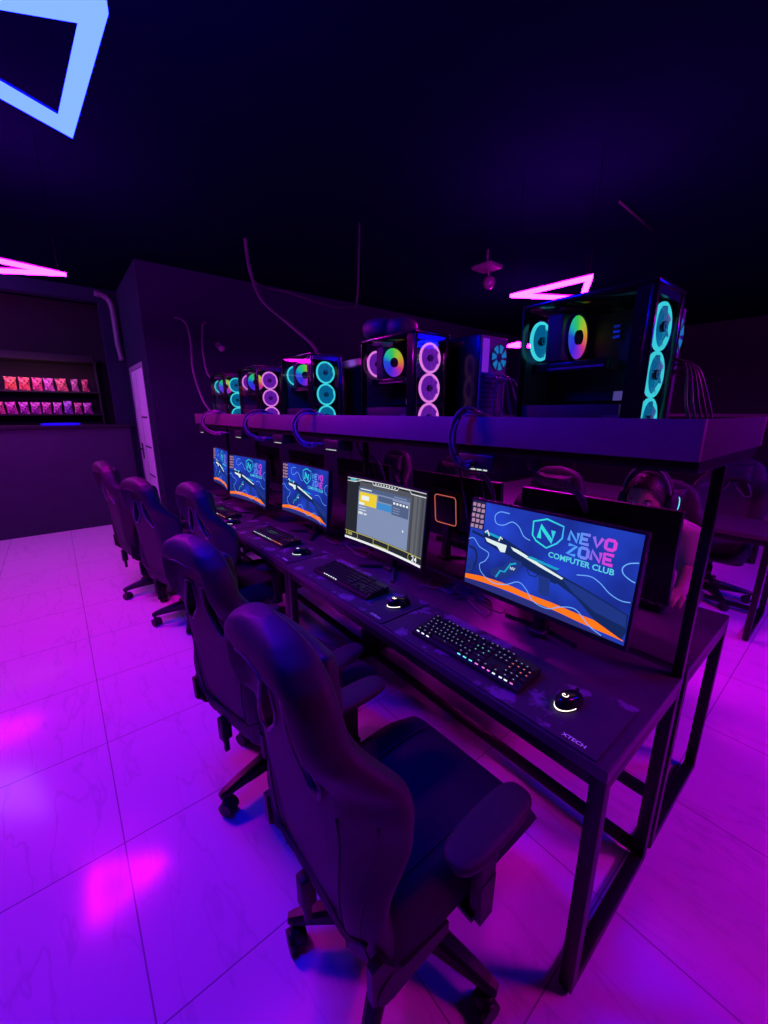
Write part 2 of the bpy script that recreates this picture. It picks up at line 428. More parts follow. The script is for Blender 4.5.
slab('baseboard_far', (.905, 5.135, 0), (9.1, 5.15, .07), 'wall_dark')

# ------------------------------------------------------------------ reception counter and snacks
c = empty('reception_counter', (-1.2, 6.62, 0)); tag(c, 'long dark purple reception counter with plain front under the snack window', 'counter')
b = MB(); b.box((-1.98, -.03, 0), (2.03, .0, 1.33), 'counter', .004); b.box((-1.98, 0, 0), (1.8, .10, 1.33), 'counter'); b.build('front_panel', c)
b = MB(); b.box((-1.98, -.06, 1.33), (2.05, .0, 1.37), 'wall_dark', .006); b.box((-1.98, 0, 1.33), (1.8, .38, 1.37), 'wall_dark', .006); b.build('countertop', c)
b = MB(); b.ellipsoid((0, 0, 0), (.20, .03, .016), 'counter_led', p=4); o = b.build('counter_light'); o.location = (.085, 6.585, 1.386)
tag(o, 'small blue glowing light bar lying on the reception counter', 'light')
s = empty('snack_shelf', (-.6, 7.36, 0)); tag(s, 'dark wall shelf unit holding two rows of snack bags behind the counter', 'shelf')
for z in (1.51, 1.81, 2.29):
    b = MB(); b.box((-1.6, -.22, z - (.022 if z < 2 else .09)), (1.22, .24, z), 'wall_dark', .003); b.build('shelf_board', s)
for x in (-1.6, 1.2):
    b = MB(); b.box((x - .02, -.22, 0), (x, .24, 2.3), 'wall_dark', .003); b.build('side_panel', s)
b = MB(); b.box((-1.6, .235, .3), (1.2, .245, 2.3), 'wall_dark'); b.build('back_panel', s)

def bag(mname, w, h):
    b = MB(); nu, nv = 10, 12; vs = []; fs = []
    for side in (1, -1):
        o = len(vs)
        for j in range(nv + 1):
            for i in range(nu + 1):
                s_, t = i / nu * 2 - 1, j / nv
                puff = max(0, 1 - s_ ** 4) * max(0, math.sin(PI * min(1, max(0, (t - .08) / .84)))) ** .6
                ww = w / 2 * (1 - .10 * math.sin(PI * t)) + (.002 * (i % 2) if j in (0, nv) else 0)
                vs.append((s_ * ww, -side * .035 * puff + .003 * random.uniform(-1, 1), t * h))
        for j in range(nv):
            for i in range(nu):
                a = o + j * (nu + 1) + i; q = [a, a + 1, a + nu + 2, a + nu + 1]; fs.append(q if side > 0 else q[::-1])
    b.raw(vs, fs, mname, True); return b
ups = [('bag0', -.345, .15), ('bag1', -.21, .14), ('bag2', -.08, .13), ('bag3', .045, .13), ('bag4', .185, .15), ('bag5', .325, .10), ('bag6', .445, .10)]
nm = ['orange snack bag first from the left edge of the picture on the upper shelf', 'bright orange red snack bag second on the upper snack shelf', 'hot pink snack bag third on the upper snack shelf',
      'magenta and violet snack bag fourth on the upper snack shelf', 'wide dull red snack bag fifth on the upper snack shelf', 'slim mauve snack bag sixth on the upper snack shelf', 'narrow dark red snack bag at the right end of the upper shelf']
for (mn, x, w), l in zip(ups, nm):
    o = bag(mn, w * .80, .165).build('snack_bag'); o.location = (x, 7.22, 1.812); o.rotation_euler = (R(-4), R(random.uniform(-4, 4)), 0)
    tag(o, l, 'snack bag', 'snack bags on the upper shelf')
lo_ = [('bag7', -.50, .13), ('bag8', -.375, .12), ('bag9', -.255, .11), ('bag3', -.14, .12), ('bag8', -.03, .11), ('bag9', .085, .11), ('bag10', .205, .11), ('bag11', .315, .10), ('bag9', .43, .12)]
nm = ['pink snack bag cut by the left picture edge on the lower shelf', 'pink and orange snack bag with white lettering patches, second on the lower shelf', 'violet pink snack bag third on the lower shelf', 'magenta snack bag fourth on the lower shelf',
      'crumpled violet pink snack bag in the middle of the lower shelf', 'mauve snack bag sixth on the lower snack shelf', 'blue violet snack bag seventh on the lower snack shelf', 'dusky pink snack bag eighth on the lower snack shelf', 'mauve snack bag at the right end of the lower shelf']
for (mn, x, w), l in zip(lo_, nm):
    o = bag(mn, w * .86, .15 if mn != 'bag10' else .17).build('snack_bag'); o.location = (x, 7.22, 1.512); o.rotation_euler = (R(-4), R(random.uniform(-5, 5)), 0)
    tag(o, l, 'snack bag', 'snack bags on the lower shelf')
for z, mn, l in ((2.245, 'led_blue', 'blue light strip above the snack shelf'), (2.175, 'neon_white', 'white light strip under the blue one above the snacks')):
    pass
b = MB(); b.box((-2.1, 7.12, 2.188), (-.43, 7.15, 2.2), 'neon_white'); tag(b.build('light_strip'), 'thin white light strip inside the snack kiosk', 'light')
b = MB(); b.box((-2.1, 7.125, 2.2901), (-.44, 7.155, 2.302), 'led_blue'); tag(b.build('light_strip'), 'thin blue light strip inside the snack kiosk above the white one', 'light')
# conduit on the strip of wall between kiosk and door
b = MB(); pts = spline([(.66, 6.585, 2.985), (.76, 6.585, 2.97), (.825, 6.585, 2.88), (.835, 6.585, 2.64), (.835, 6.585, 2.40), (.855, 6.585, 2.20)], 8)
b.tube(pts, .035, 'hose', 10)
for i in range(3, len(pts) - 1, 6): b.ring(pts[i], pts[i + 1] - pts[i - 1], .036, .006, 'hose', 18, 6)
tag(b.build('conduit'), 'bent grey conduit running down the wall strip left of the door', 'pipe')

# ------------------------------------------------------------------ desks
X0, X1, XO0, XO1 = .843, 1.385, 1.425, 1.97
Y0 = .243
MODS = [(Y0, 1.85), (1.855, 3.46), (3.465, 4.26)]
ZT = .75
def make_desk(w, flip):
    """desk with its front edge at local x=0, running along +y"""
    D = X1 - X0; t = empty('desk')
    b = MB(); b.box((0, 0, ZT - .030), (D, w, ZT), 'desk', .002); b.box((.001, -.001, ZT - .028), (D - .001, .0005, ZT - .002), 'deskedge'); b.box((-.0008, .002, ZT - .029), (.0005, w - .002, ZT - .003), 'desk')
    b.build('desktop', t)
    S = .035
    for y in (.0, w - S):
        for x in (.002, D - S - .002):
            b = MB(); b.box((x, y, .012), (x + S, y + S, ZT - .03), 'metal', .002); b.cyl((x + S / 2, y + S / 2, 0), (x + S / 2, y + S / 2, .013), .014, 'plastic', n=12); b.build('leg', t)
        b = MB(); b.box((.002 + S, y, ZT - .03 - S), (D - S - .002, y + S, ZT - .03), 'metal', .002); b.build('upper_bar', t)
        b = MB(); b.box((.002 + S, y, .012), (D - S - .002, y + S, .012 + S), 'metal', .002); b.build('floor_bar', t)
    b = MB(); b.box((.004, S, ZT - .03 - S), (.004 + S, w - S, ZT - .03), 'metal', .002); b.build('front_rail', t)
    zb = .035 if not flip else .20
    b = MB(); b.box((D - S - .004, S, zb), (D - .004, w - S, zb + .03), 'metal', .002); b.build('rear_rail', t)
    return t
words = ['nearest', 'middle', 'farthest']
for i, (a, bb) in enumerate(MODS):
    t = make_desk(bb - a, False); t.location = (X0, a, 0)
    tag(t, ['black steel framed desk nearest the camera under the rifle wallpaper monitor', 'middle black desk of the row, between the third and fourth keyboards',
            'far end black desk of the row, under the smallest looking monitors'][i], 'desk', 'desks of the front row')
    t = make_desk(bb - a, True); t.location = (XO1, bb, 0); t.rotation_euler.z = PI
    tag(t, ['black desk behind the nearest one, where the player sits', 'middle desk on the far side of the monitors', 'far end desk on the far side of the monitors'][i], 'desk', 'desks of the opposite row')

# ------------------------------------------------------------------ shelf on posts
SX0, SX1, SZ0, SZ1, SY1 = 1.088, 1.80, 1.427, 1.520, 4.26
t = empty('long_shelf', (SX0, Y0, 0)); tag(t, 'long purple lit shelf over the desks carrying the computer towers', 'shelf')
L_ = SY1 - Y0; W_ = SX1 - SX0
b = MB(); b.box((0, 0, SZ0), (.022, L_, SZ1), 'shelf', .002); b.build('front_fascia', t)
b = MB(); b.box((W_ - .022, 0, SZ0), (W_, L_, SZ1), 'shelf', .002); b.build('rear_fascia', t)
for y in (0, L_ - .022):
    b = MB(); b.box((.022, y, SZ0), (W_ - .022, y + .022, SZ1), 'wall_dark', .002); b.build('end_fascia', t)  # blacker than the front board; the ends' weaker light is put into the colour
b = MB(); b.box((.022, .022, SZ0 + .002), (W_ - .022, L_ - .022, SZ0 + .024), 'desk'); b.build('shelf_board', t)
b = MB(); b.box((.03, .004, SZ0 - .030), (.065, L_ - .004, SZ0), 'metal', .002); b.box((W_ - .065, .004, SZ0 - .03), (W_ - .03, L_ - .004, SZ0), 'metal', .002)
for y in (.004, 1.60, 3.2, L_ - .04): b.box((.065, y, SZ0 - .03), (W_ - .065, y + .035, SZ0), 'metal', .002)
b.build('steel_frame', t)
for y in (.0, 1.597, 3.205, L_ - .036):
    b = MB(); px = 1.390 - SX0
    b.box((px - .030, y, ZT + .001), (px - .004, y + .026, SZ0 - .03), 'metal', .002)
    b.build('post', t)

# ------------------------------------------------------------------ computer towers
def fan(parent, name, cx, y, cz, r, mring, mblade, arc=None):
    b = MB(); b.ring((cx, y, cz), (0, 1, 0), r * .93, r * .085, mring, 36, 8, 1.2)
    b.disc((cx, y + .006, cz), (0, 1, 0), r * .90, mblade, 32)
    o = b.build(name, parent)
    b = MB()
    for k in range(7):
        a0 = 2 * PI * k / 7; vs = []
        for j in range(5):
            rr = r * (.28 + .58 * j / 4); a = a0 + .5 * j / 4
            for e in (0, .42): vs.append((cx + rr * math.cos(a + e), y + (.001 if e else -.005), cz + rr * math.sin(a + e)))
        b.raw(vs, [[2 * j, 2 * j + 1, 2 * j + 3, 2 * j + 2] for j in range(4)], mblade, True)
    b.ring((cx, y - .004, cz), (0, 1, 0), r * .55, r * .02, mblade, 30, 6)
    b.build('fan_blades', o)
    b = MB(); b.cyl((cx, y - .009, cz), (cx, y + .004, cz), r * .22, 'board', n=20); b.ring((cx, y - .009, cz), (0, 1, 0), r * .14, r * .02, mblade, 20, 6); b.build('fan_hub', o)
    return o
def make_pc(tone):
    """front at y=0 facing -Y, glass side at x=0 facing -X"""
    W, D, H = .205, .375, .408; ring, blade = 'fan_' + tone, 'fan_' + tone + '2'
    t = empty('computer_tower')
    b = MB()
    b.box((0, 0, .012), (W, D, .03), 'gloss'); b.box((0, 0, H - .014), (W, D, H), 'gloss', .003)
    b.box((W - .006, 0, .03), (W, D, H - .014), 'gloss')
    b.box((0, D - .006, .03), (.03, D, H - .014), 'gloss'); b.box((.03, D - .006, .03), (W - .006, D, .28), 'rear_panel')
    b.box((0, 0, .03), (.012, .02, H - .014), 'gloss', .003); b.box((0, .02, .03), (.004, .05, H - .014), 'gloss'); b.box((W - .022, 0, .03), (W - .006, .02, H - .014), 'gloss', .003)
    b.box((.016, .004, H - .036), (W - .02, .02, H - .014), 'gloss')
    for x in (.02, W - .05):
        for y in (.03, D - .06): b.box((x, y, 0), (x + .03, y + .03, .013), 'plastic', .003)
    b.build('case_body', t)
    b = MB(); b.box((.012, .001, .03), (W - .022, .0025, H - .036), 'glass'); b.build('front_glass', t)
    b = MB(); b.box((-.0035, .004, .02), (-.0005, D - .004, H - .006), 'glass'); b.build('side_glass', t)
    for i, z in enumerate((H - .103, H - .103 - .122, H - .103 - .244)): fan(t, 'front_fan', W / 2 - .003, .014, z, .061, ring, blade)
    fan(t, 'rear_fan', .082, D - .022, H - .10, .060, ring, blade)
    b = MB(); b.box((W - .03, .11, .12), (W - .007, D - .02, H - .03), 'board', .001)
    for z in (.30, .315, .33): b.box((W - .05, .14, z), (W - .03, .16, z + .008), 'chrome')
    b.build('motherboard', t)
    b = MB(); b.box((.015, .06, .03), (W - .01, D - .01, .105), 'board', .002); b.box((.0135, .05, .042), (.0155, .10, .075), 'rear_panel'); b.box((.030, .05, .115), (.032, .085, .14), 'pale_patch'); b.build('power_supply', t)
    b = MB(); b.box((.05, .12, .205), (W - .03, D - .015, .235), 'gloss', .004); b.box((.048, .13, .212), (.0502, .30, .218), 'chrome'); b.build('graphics_card', t)
    b = MB(); b.box((.045, .262, H - .17), (W - .035, .312, H - .033), 'board', .003); b.build('cooler_block', t)
    # cooler fan with rainbow glow
    f = empty('cooler_fan', (.083, .232, H - .103)); f.parent = t
    b = MB(); b.disc((0, 0, 0), (0, 1, 0), .062, 'rainbow', 40, .02); b.disc((0, .006, 0), (0, 1, 0), .063, 'rainbow', 40, .02)
    b.build('glowing_blades', f)
    b = MB(); b.cyl((0, -.008, 0), (0, .012, 0), .021, 'board'); b.build('fan_hub', f)
    b = MB(); b.ring((0, .003, 0), (0, 1, 0), .066, .004, 'board', 36, 8, 2.); b.build('fan_frame', f)
    b = MB()
    for k in range(4): b.disc((.05 + .035 * k, D + .0005, .33), (0, 1, 0), .008, 'board', 12)
    b.build('ports', t)
    return t
SHZ = SZ0 + .0245
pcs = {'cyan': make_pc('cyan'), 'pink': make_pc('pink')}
used = set()
def put_pc(tone, x, y, rz, label, group):
    src = pcs[tone]
    o = src if tone not in used else copy_tree(src); used.add(tone)
    o.location = (x, y, SHZ); o.rotation_euler.z = rz
    return tag(o, label, 'computer', group)
put_pc('cyan', 1.208, .413, 0, 'biggest looking black computer tower with cyan front fans at the near end of the shelf', 'towers along the front of the shelf')
put_pc('pink', 1.185, 1.255, 0, 'glass sided tower with pink violet front fans and a dark cushion on top', 'towers along the front of the shelf')
put_pc('cyan', 1.175, 2.09, 0, 'third tower along the shelf, with three cyan front fans', 'towers along the front of the shelf')
put_pc('pink', 1.175, 2.87, 0, 'small looking tower with pink front fans fourth along the shelf', 'towers along the front of the shelf')
put_pc('cyan', 1.175, 3.56, 0, 'cyan lit tower at the far end of the shelf', 'towers along the front of the shelf')
# the opposite row's towers stand the other way round: plain backs towards the camera
def make_rear_pc():
    W, D, H = .19, .40, .402; t = empty('computer_tower')
    b = MB(); b.box((0, .008, .012), (W, D, H), 'gloss', .004)
    for x in (.02, W - .05):
        for y in (.03, D - .06): b.box((x, y, 0), (x + .03, y + .03, .013), 'plastic', .003)
    b.build('case_body', t)
    b = MB(); b.box((.004, 0, .016), (W - .004, .009, H - .004), 'rear_panel', .002)
    for k in range(7): b.box((.02, -.002, .10 + k * .02), (.13, 0, .113 + k * .02), 'board')
    b.box((.02, -.002, .02), (.17, 0, .09), 'board', .001); b.box((.012, -.002, .25), (.055, 0, .385), 'fan_pink2')  # the glowing strip stands in for pink light on the back plate
    b.build('rear_panel', t)
    f = MB(); f.disc((.125, -.003, .315), (0, 1, 0), .057, 'board', 30); o = f.build('exhaust_fan', t)
    f = MB()
    for k in range(7):
        a = 2 * PI * k / 7
        f.raw([(.125 + .02 * math.cos(a), -.005, .315 + .02 * math.sin(a)), (.125 + .054 * math.cos(a + .1), -.005, .315 + .054 * math.sin(a + .1)), (.125 + .054 * math.cos(a + .7), -.005, .315 + .054 * math.sin(a + .7)), (.125 + .02 * math.cos(a + .6), -.005, .315 + .02 * math.sin(a + .6))], [[0, 1, 2, 3]], 'fan_cyan2')
    f.build('fan_blades', o)
    cb = MB()
    for k in range(5):
        x = .03 + .03 * k
        cb.tube(spline([(x, -.003, .24 - .03 * (k % 3)), (x + .01, -.06, .22), (x + .03 * (k - 2), -.10, .10), (x + .02 * k, -.12, .006)], 6), .004, 'cable', 6)
    cb.build('plugged_cables', t)
    return t
rp = make_rear_pc()
for i, (x, y, l) in enumerate([(1.422, .462, 'tower half hidden behind the near cyan tower, its pink lit back plate to the camera'), (1.445, 1.13, 'tower standing backwards between the pink and the near cyan towers, cables at its back'),
                               (1.50, 1.98, 'backward tower in the dark behind the third tower of the shelf'), (1.50, 2.76, 'backward tower in the dark behind the fourth tower of the shelf')]):
    o = rp if i == 0 else copy_tree(rp)
    o.location = (x, y, SHZ); tag(o, l, 'computer', 'towers turned backwards on the shelf')
# cushion on top of the second tower
b = MB(); vs = []
for (cx, cy, rx, ry, rz, mn) in ((0, .05, .095, .085, .050, 'leather'), (.025, -.045, .075, .075, .045, 'leather')):
    b.ellipsoid((cx, cy, rz), (rx, ry, rz), mn, p=2.6)
o = b.build('neck_cushion'); o.location = (1.285, 1.535, SHZ + .409)
tag(o, 'rounded black leather cushion lying on top of the pink lit tower', 'cushion')

# ------------------------------------------------------------------ cable bundles over the shelf edge, hubs below it
def bundle(y, label, ext=.0, push=.03):
    b = MB(); rnd = random.Random(int(y * 100))
    for k in range(6):
        rad = 1 + .11 * (k - 2.5) / 2.5; pts = [(1.20, y - .03 + .006 * k, SZ0 + .045), (1.13, y - .03 + .004 * k, SZ1 + .004)]
        for q in range(13):
            a = R(78) + R(210) * q / 12; o = rnd.uniform(-.003, .003)
            pts.append((1.078 - (push + .006 * abs(k - 2)) * math.sin(math.pi * min(1, q / 11)) + o, y + (.036 + ext) * (-math.cos(a)) * rad * 1.0 - .0 + o, SZ1 - .072 + .090 * math.sin(a) * rad))
        pts += [(1.15, y - .03 - ext * .4 + .006 * k, SZ0 - .062)]
        b.tube(spline(pts, 3), .0055, ('cable_lit', 'cable_dark', 'cable', 'cable_lit', 'cable_dark', 'cable')[k], 8)
    return tag(b.build('cable_bundle'), label, 'cables', 'cable bundles looped over the shelf edge')
bundle(.875, 'thick bundle of cables looped over the shelf edge above the grey game screen')
bundle(1.95, 'cable bundle looping over the shelf edge right below the third tower', .03, .05)
bundle(2.60, 'cable bundle looping over the shelf edge below the pink fourth tower', .05, .075)
bundle(3.52, 'cable bundle looping over the shelf edge below the farthest tower', .07, .085)
hubt = None
for y, l in ((.86, 'small black box with white lights under the shelf by the near cable bundle'), (1.79, 'small black box with white lights under the shelf, above the third monitor'), (2.43, 'small black box with white lights under the shelf, above the fourth monitor'),
             (3.14, 'small black box with white lights under the shelf, left of the fourth monitor'), (4.12, 'small black box with white lights under the far end of the shelf')):
    if hubt is None:
        t = hubt = empty('light_hub'); b = MB(); b.box((0, -.075, .0), (.09, .075, .058), 'plastic', .006); b.build('hub_body', t)
        b = MB()
        for k, w in ((-.045, .008), (-.020, .010), (.008, .012), (.038, .007)): b.box((-.0015, k - w, .004), (.0005, k + w, .0085), 'hub_led')
        b.build('hub_lights', t)
    else: t = copy_tree(hubt)
    t.location = (1.10, y, SZ0 - .0881 - .0); tag(t, l, 'usb hub', 'lit hubs under the shelf')

# ------------------------------------------------------------------ monitors
# wallpaper features were read off the near screen and are given as fractions a (left-right), b (bottom-top)
Q = [(60, 58), (716, 188), (32, 374), (641, 612)]    # TL TR BL BR in the crop they were read from
def ab(x, y):
    a, b_ = .5, .5
    for _ in range(30):
        def F(a, b_):
            tl, tr, bl, br = Q
            return tuple((1 - a) * (1 - b_) * bl[i] + a * (1 - b_) * br[i] + (1 - a) * b_ * tl[i] + a * b_ * tr[i] for i in (0, 1))
        fx, fy = F(a, b_); h = 1e-4
        ax, ay_ = F(a + h, b_); bx, by = F(a, b_ + h)
        J = [[(ax - fx) / h, (bx - fx) / h], [(ay_ - fy) / h, (by - fy) / h]]
        ex, ey = x - fx, y - fy; det = J[0][0] * J[1][1] - J[0][1] * J[1][0]
        a += (ex * J[1][1] - ey * J[0][1]) / det; b_ += (J[0][0] * ey - J[1][0] * ex) / det
    return a, b_
class Screen(MB):
    """flat picture on the panel; local +X is behind the screen, so the picture faces -X"""
    def __init__(s, curve): super().__init__(); s.curve = curve
    def P(s, a, b_, lay): 
        return Vector((-s.curve * 0 + s.bend(a) - .0006 * lay, ay(a), (b_ - .5) * SHGT))
    def bend(s, a): return -s.curve * (2 * a - 1) ** 2
    def poly(s, pts, m, lay):
        pts = [(max(.0, min(1, a)), max(0, min(1, b_))) for a, b_ in pts]
        s.raw([s.P(a, b_, lay) for a, b_ in pts], [list(range(len(pts)))], m)
    def rect(s, a0, b0, a1, b1, m, lay, n=1):
        for k in range(n):
            x0 = a0 + (a1 - a0) * k / n; x1 = a0 + (a1 - a0) * (k + 1) / n
            s.raw([s.P(x0, b0, lay), s.P(x1, b0, lay), s.P(x1, b1, lay), s.P(x0, b1, lay)], [[0, 1, 2, 3]], m)
    def line(s, pts, w, m, lay, closed=False, asp=SWID / SHGT):
        n = len(pts); L = []; Rr = []
        for i in range(n):
            p = pts[i]; q0 = pts[i - 1] if (closed or i) else p; q1 = pts[(i + 1) % n] if (closed or i < n - 1) else p
            dx, dy = (q1[0] - q0[0]) * asp, q1[1] - q0[1]; l = math.hypot(dx, dy) or 1
            nx, ny = -dy / l * w / asp, dx / l * w
            L.append((p[0] + nx, p[1] + ny)); Rr.append((p[0] - nx, p[1] - ny))
        for i in range(n if closed else n - 1):
            j = (i + 1) % n; s.poly([L[i], L[j], Rr[j], Rr[i]], m, lay)
    def strip(s, top, bot, m, lay):
        for i in range(len(top) - 1): s.poly([bot[i], bot[i + 1], top[i + 1], top[i]], m, lay)
    def text(s, body, ca, cb, wid, m, lay, bold=.0, hgt=None):
        vs, fs = text_mesh(body, 1., bold); xs = [v.x for v in vs]; ys = [v.y for v in vs]
        k = wid * SWID / (max(xs) - min(xs)); kh = k if hgt is None else hgt * SHGT / (max(ys) - min(ys)); mx_, my = (max(xs) + min(xs)) / 2, (max(ys) + min(ys)) / 2
        s.raw([s.P(ca + (v.x - mx_) * k / SWID, cb + (v.y - my) * kh / SHGT, lay) for v in vs], fs, m)
LET = {'N': [[(0, 0), (0, 1), (1, 0), (1, 1)]], 'E': [[(1, 1), (0, 1), (0, 0), (1, 0)], [(0, .5), (.8, .5)]], 'V': [[(0, 1), (.5, 0), (1, 1)]],
       'O': [[(.18, 0), (0, .18), (0, .82), (.18, 1), (.82, 1), (1, .82), (1, .18), (.82, 0), (.18, 0)]], 'Z': [[(0, 1), (1, 1), (0, 0), (1, 0)]]}
def wallpaper(s):
    for i in range(24): s.rect(i / 24, 0, (i + 1) / 24, 1, 'w_bg', 0)
    C = lambda L: [ab(*p) for p in L]
    def C2(L, n=6): return [(p.x, p.y) for p in spline([(*ab(*p), 0) for p in L], n)]
    # dark lower right sweep (rifle stock shade) and bottom strip
    n = 24
    bot = lambda a: .085 - .085 * a if a < 1 else 0
    s.strip([(i / n, lerp_tab([(0, .055), (.55, .075), (1, .0)], i / n)) for i in range(n + 1)], [(i / n, 0) for i in range(n + 1)], 'w_navy', 1)
    top = C2([(36, 341), (130, 362), (240, 398), (320, 432), (420, 468), (500, 502), (560, 525), (600, 556), (641, 592)])
    bt = C2([(34, 358), (130, 386), (240, 424), (320, 456), (420, 496), (500, 533), (560, 560), (600, 576), (641, 595)])
    s.strip(top, bt, 'w_orange', 2)
    # rifle
    s.poly(C([(440, 350), (520, 395), (660, 490), (655, 560), (636, 588), (560, 525), (500, 440), (430, 385)]), 'w_gun', 3)
    s.poly(C([(450, 365), (510, 396), (655, 492), (650, 540), (560, 490), (490, 420)]), 'w_gun2', 4)
    s.poly(C([(62, 172), (128, 200), (132, 212), (62, 182)]), 'w_gun', 3)
    s.poly(C([(120, 180), (205, 205), (250, 230), (300, 262), (455, 360), (430, 392), (330, 340), (250, 285), (190, 258), (130, 225)]), 'w_gun', 3)
    s.poly(C([(134, 180), (200, 206), (200, 216), (134, 190)]), 'w_teal', 4)
    s.line(C([(128, 186), (140, 178), (150, 200)]), .008, 'w_white', 5); s.line(C([(195, 222), (204, 206), (212, 216)]), .008, 'w_white', 5)
    s.poly(C([(130, 205), (200, 230), (232, 240), (225, 268), (205, 265), (188, 243), (140, 222)]), 'w_white', 5)
    s.poly(C([(250, 246), (280, 258), (380, 318), (458, 366), (452, 372), (370, 325), (262, 262)]), 'w_white', 5)
    s.poly(C([(300, 270), (345, 282), (440, 340), (430, 346), (360, 312)]), 'w_gun2', 4)
    for k in range(4): s.poly(C([(335 + 28 * k, 284 + 12 * k), (362 + 28 * k, 294 + 12 * k), (350 + 28 * k, 300 + 12 * k), (318 + 28 * k, 287 + 12 * k)]), 'w_teal', 6)
    s.poly(C([(255, 290), (300, 308), (285, 340), (240, 365), (185, 372), (158, 350), (162, 330), (215, 322)]), 'w_gun2', 4)
    s.line(C([(185, 365), (205, 340), (225, 345), (250, 315), (275, 312)]), .010, 'w_teal', 5)
    s.text('NV', *ab(260, 333), .035, 'w_white', 6, .02)
    s.poly(C([(365, 355), (410, 372), (405, 440), (385, 442), (366, 428)]), 'w_gun2', 4)
    s.line(C([(318, 335), (330, 358), (355, 365), (366, 350)]), .006, 'w_gun', 4)
    # headset edge at the left, keyboard corner at the top left
    s.line(C2([(50, 235), (80, 250), (90, 285), (75, 318), (50, 335)]), .014, 'w_gun', 2); s.line(C2([(46, 285), (66, 300), (62, 325), (40, 332)]), .02, 'w_gun2', 3)
    s.poly(C([(60, 58), (128, 71), (120, 178), (50, 160)]), 'w_keybg', 2)
    for r_ in range(5):
        for k in range(3):
            p = [(62 + 22 * k + 3 * (r_ % 2) - 2 * r_, 66 + 20 * r_ + 5 * k), (78 + 22 * k + 3 * (r_ % 2) - 2 * r_, 69 + 20 * r_ + 5 * k), (76 + 22 * k + 3 * (r_ % 2) - 2 * r_, 82 + 20 * r_ + 5 * k), (60 + 22 * k + 3 * (r_ % 2) - 2 * r_, 79 + 20 * r_ + 5 * k)]
            s.poly(C(p), 'w_key', 3)
    # glowing lines
    s.line(C2([(242, 118), (200, 110), (176, 124), (182, 152), (215, 161), (255, 150), (285, 170), (305, 205), (332, 222)]), .0050, 'w_line', 7)
    s.line(C2([(48, 205), (75, 205), (105, 240), (150, 268), (135, 297), (108, 310), (120, 345), (170, 385), (230, 396), (285, 386), (318, 415), (345, 462), (400, 490), (450, 480), (500, 487), (540, 545), (578, 580)]), .0048, 'w_line', 7)
    s.line(C2([(505, 350), (550, 353), (580, 375), (608, 412), (640, 436), (668, 440)]), .0045, 'w_line', 7)
    s.line(C2([(697, 290), (668, 295), (650, 312), (652, 335), (670, 355), (684, 364)]), .0050, 'w_line', 7)
    # shield and N
    sh = C([(346, 148), (400, 140), (462, 168), (456, 212), (436, 232), (396, 250), (356, 222), (342, 200)])
    s.line(sh, .0085, 'w_logo', 8, True)
    def letters(word, tl, tr, bl, br, w, m, gap=.3):
        n = len(word); tot = n + gap * (n - 1)
        for i, ch in enumerate(word):
            u0 = i * (1 + gap) / tot; u1 = (i * (1 + gap) + 1) / tot
            def mp(u, v):
                uu = u0 + (u1 - u0) * u
                x = (1 - v) * ((1 - uu) * bl[0] + uu * br[0]) + v * ((1 - uu) * tl[0] + uu * tr[0]); y = (1 - v) * ((1 - uu) * bl[1] + uu * br[1]) + v * ((1 - uu) * tl[1] + uu * tr[1])
                return ab(x, y)
            for k, st in enumerate(LET[ch]): s.line([mp(*p) for p in st], w, m, 8 + k)
    letters('N', (376, 166), (424, 184), (368, 212), (418, 226), .024, 'w_logo')
    letters('NEVO', (486, 184), (634, 216), (479, 219), (627, 251), .0150, 'w_name', .42)
    letters('ZONE', (479, 234), (626, 270), (473, 269), (620, 307), .0150, 'w_name', .42)
    ca, cb = ab(515, 303); s.text('COMPUTER CLUB', ca, cb, .345, 'w_cyan', 8, .025)
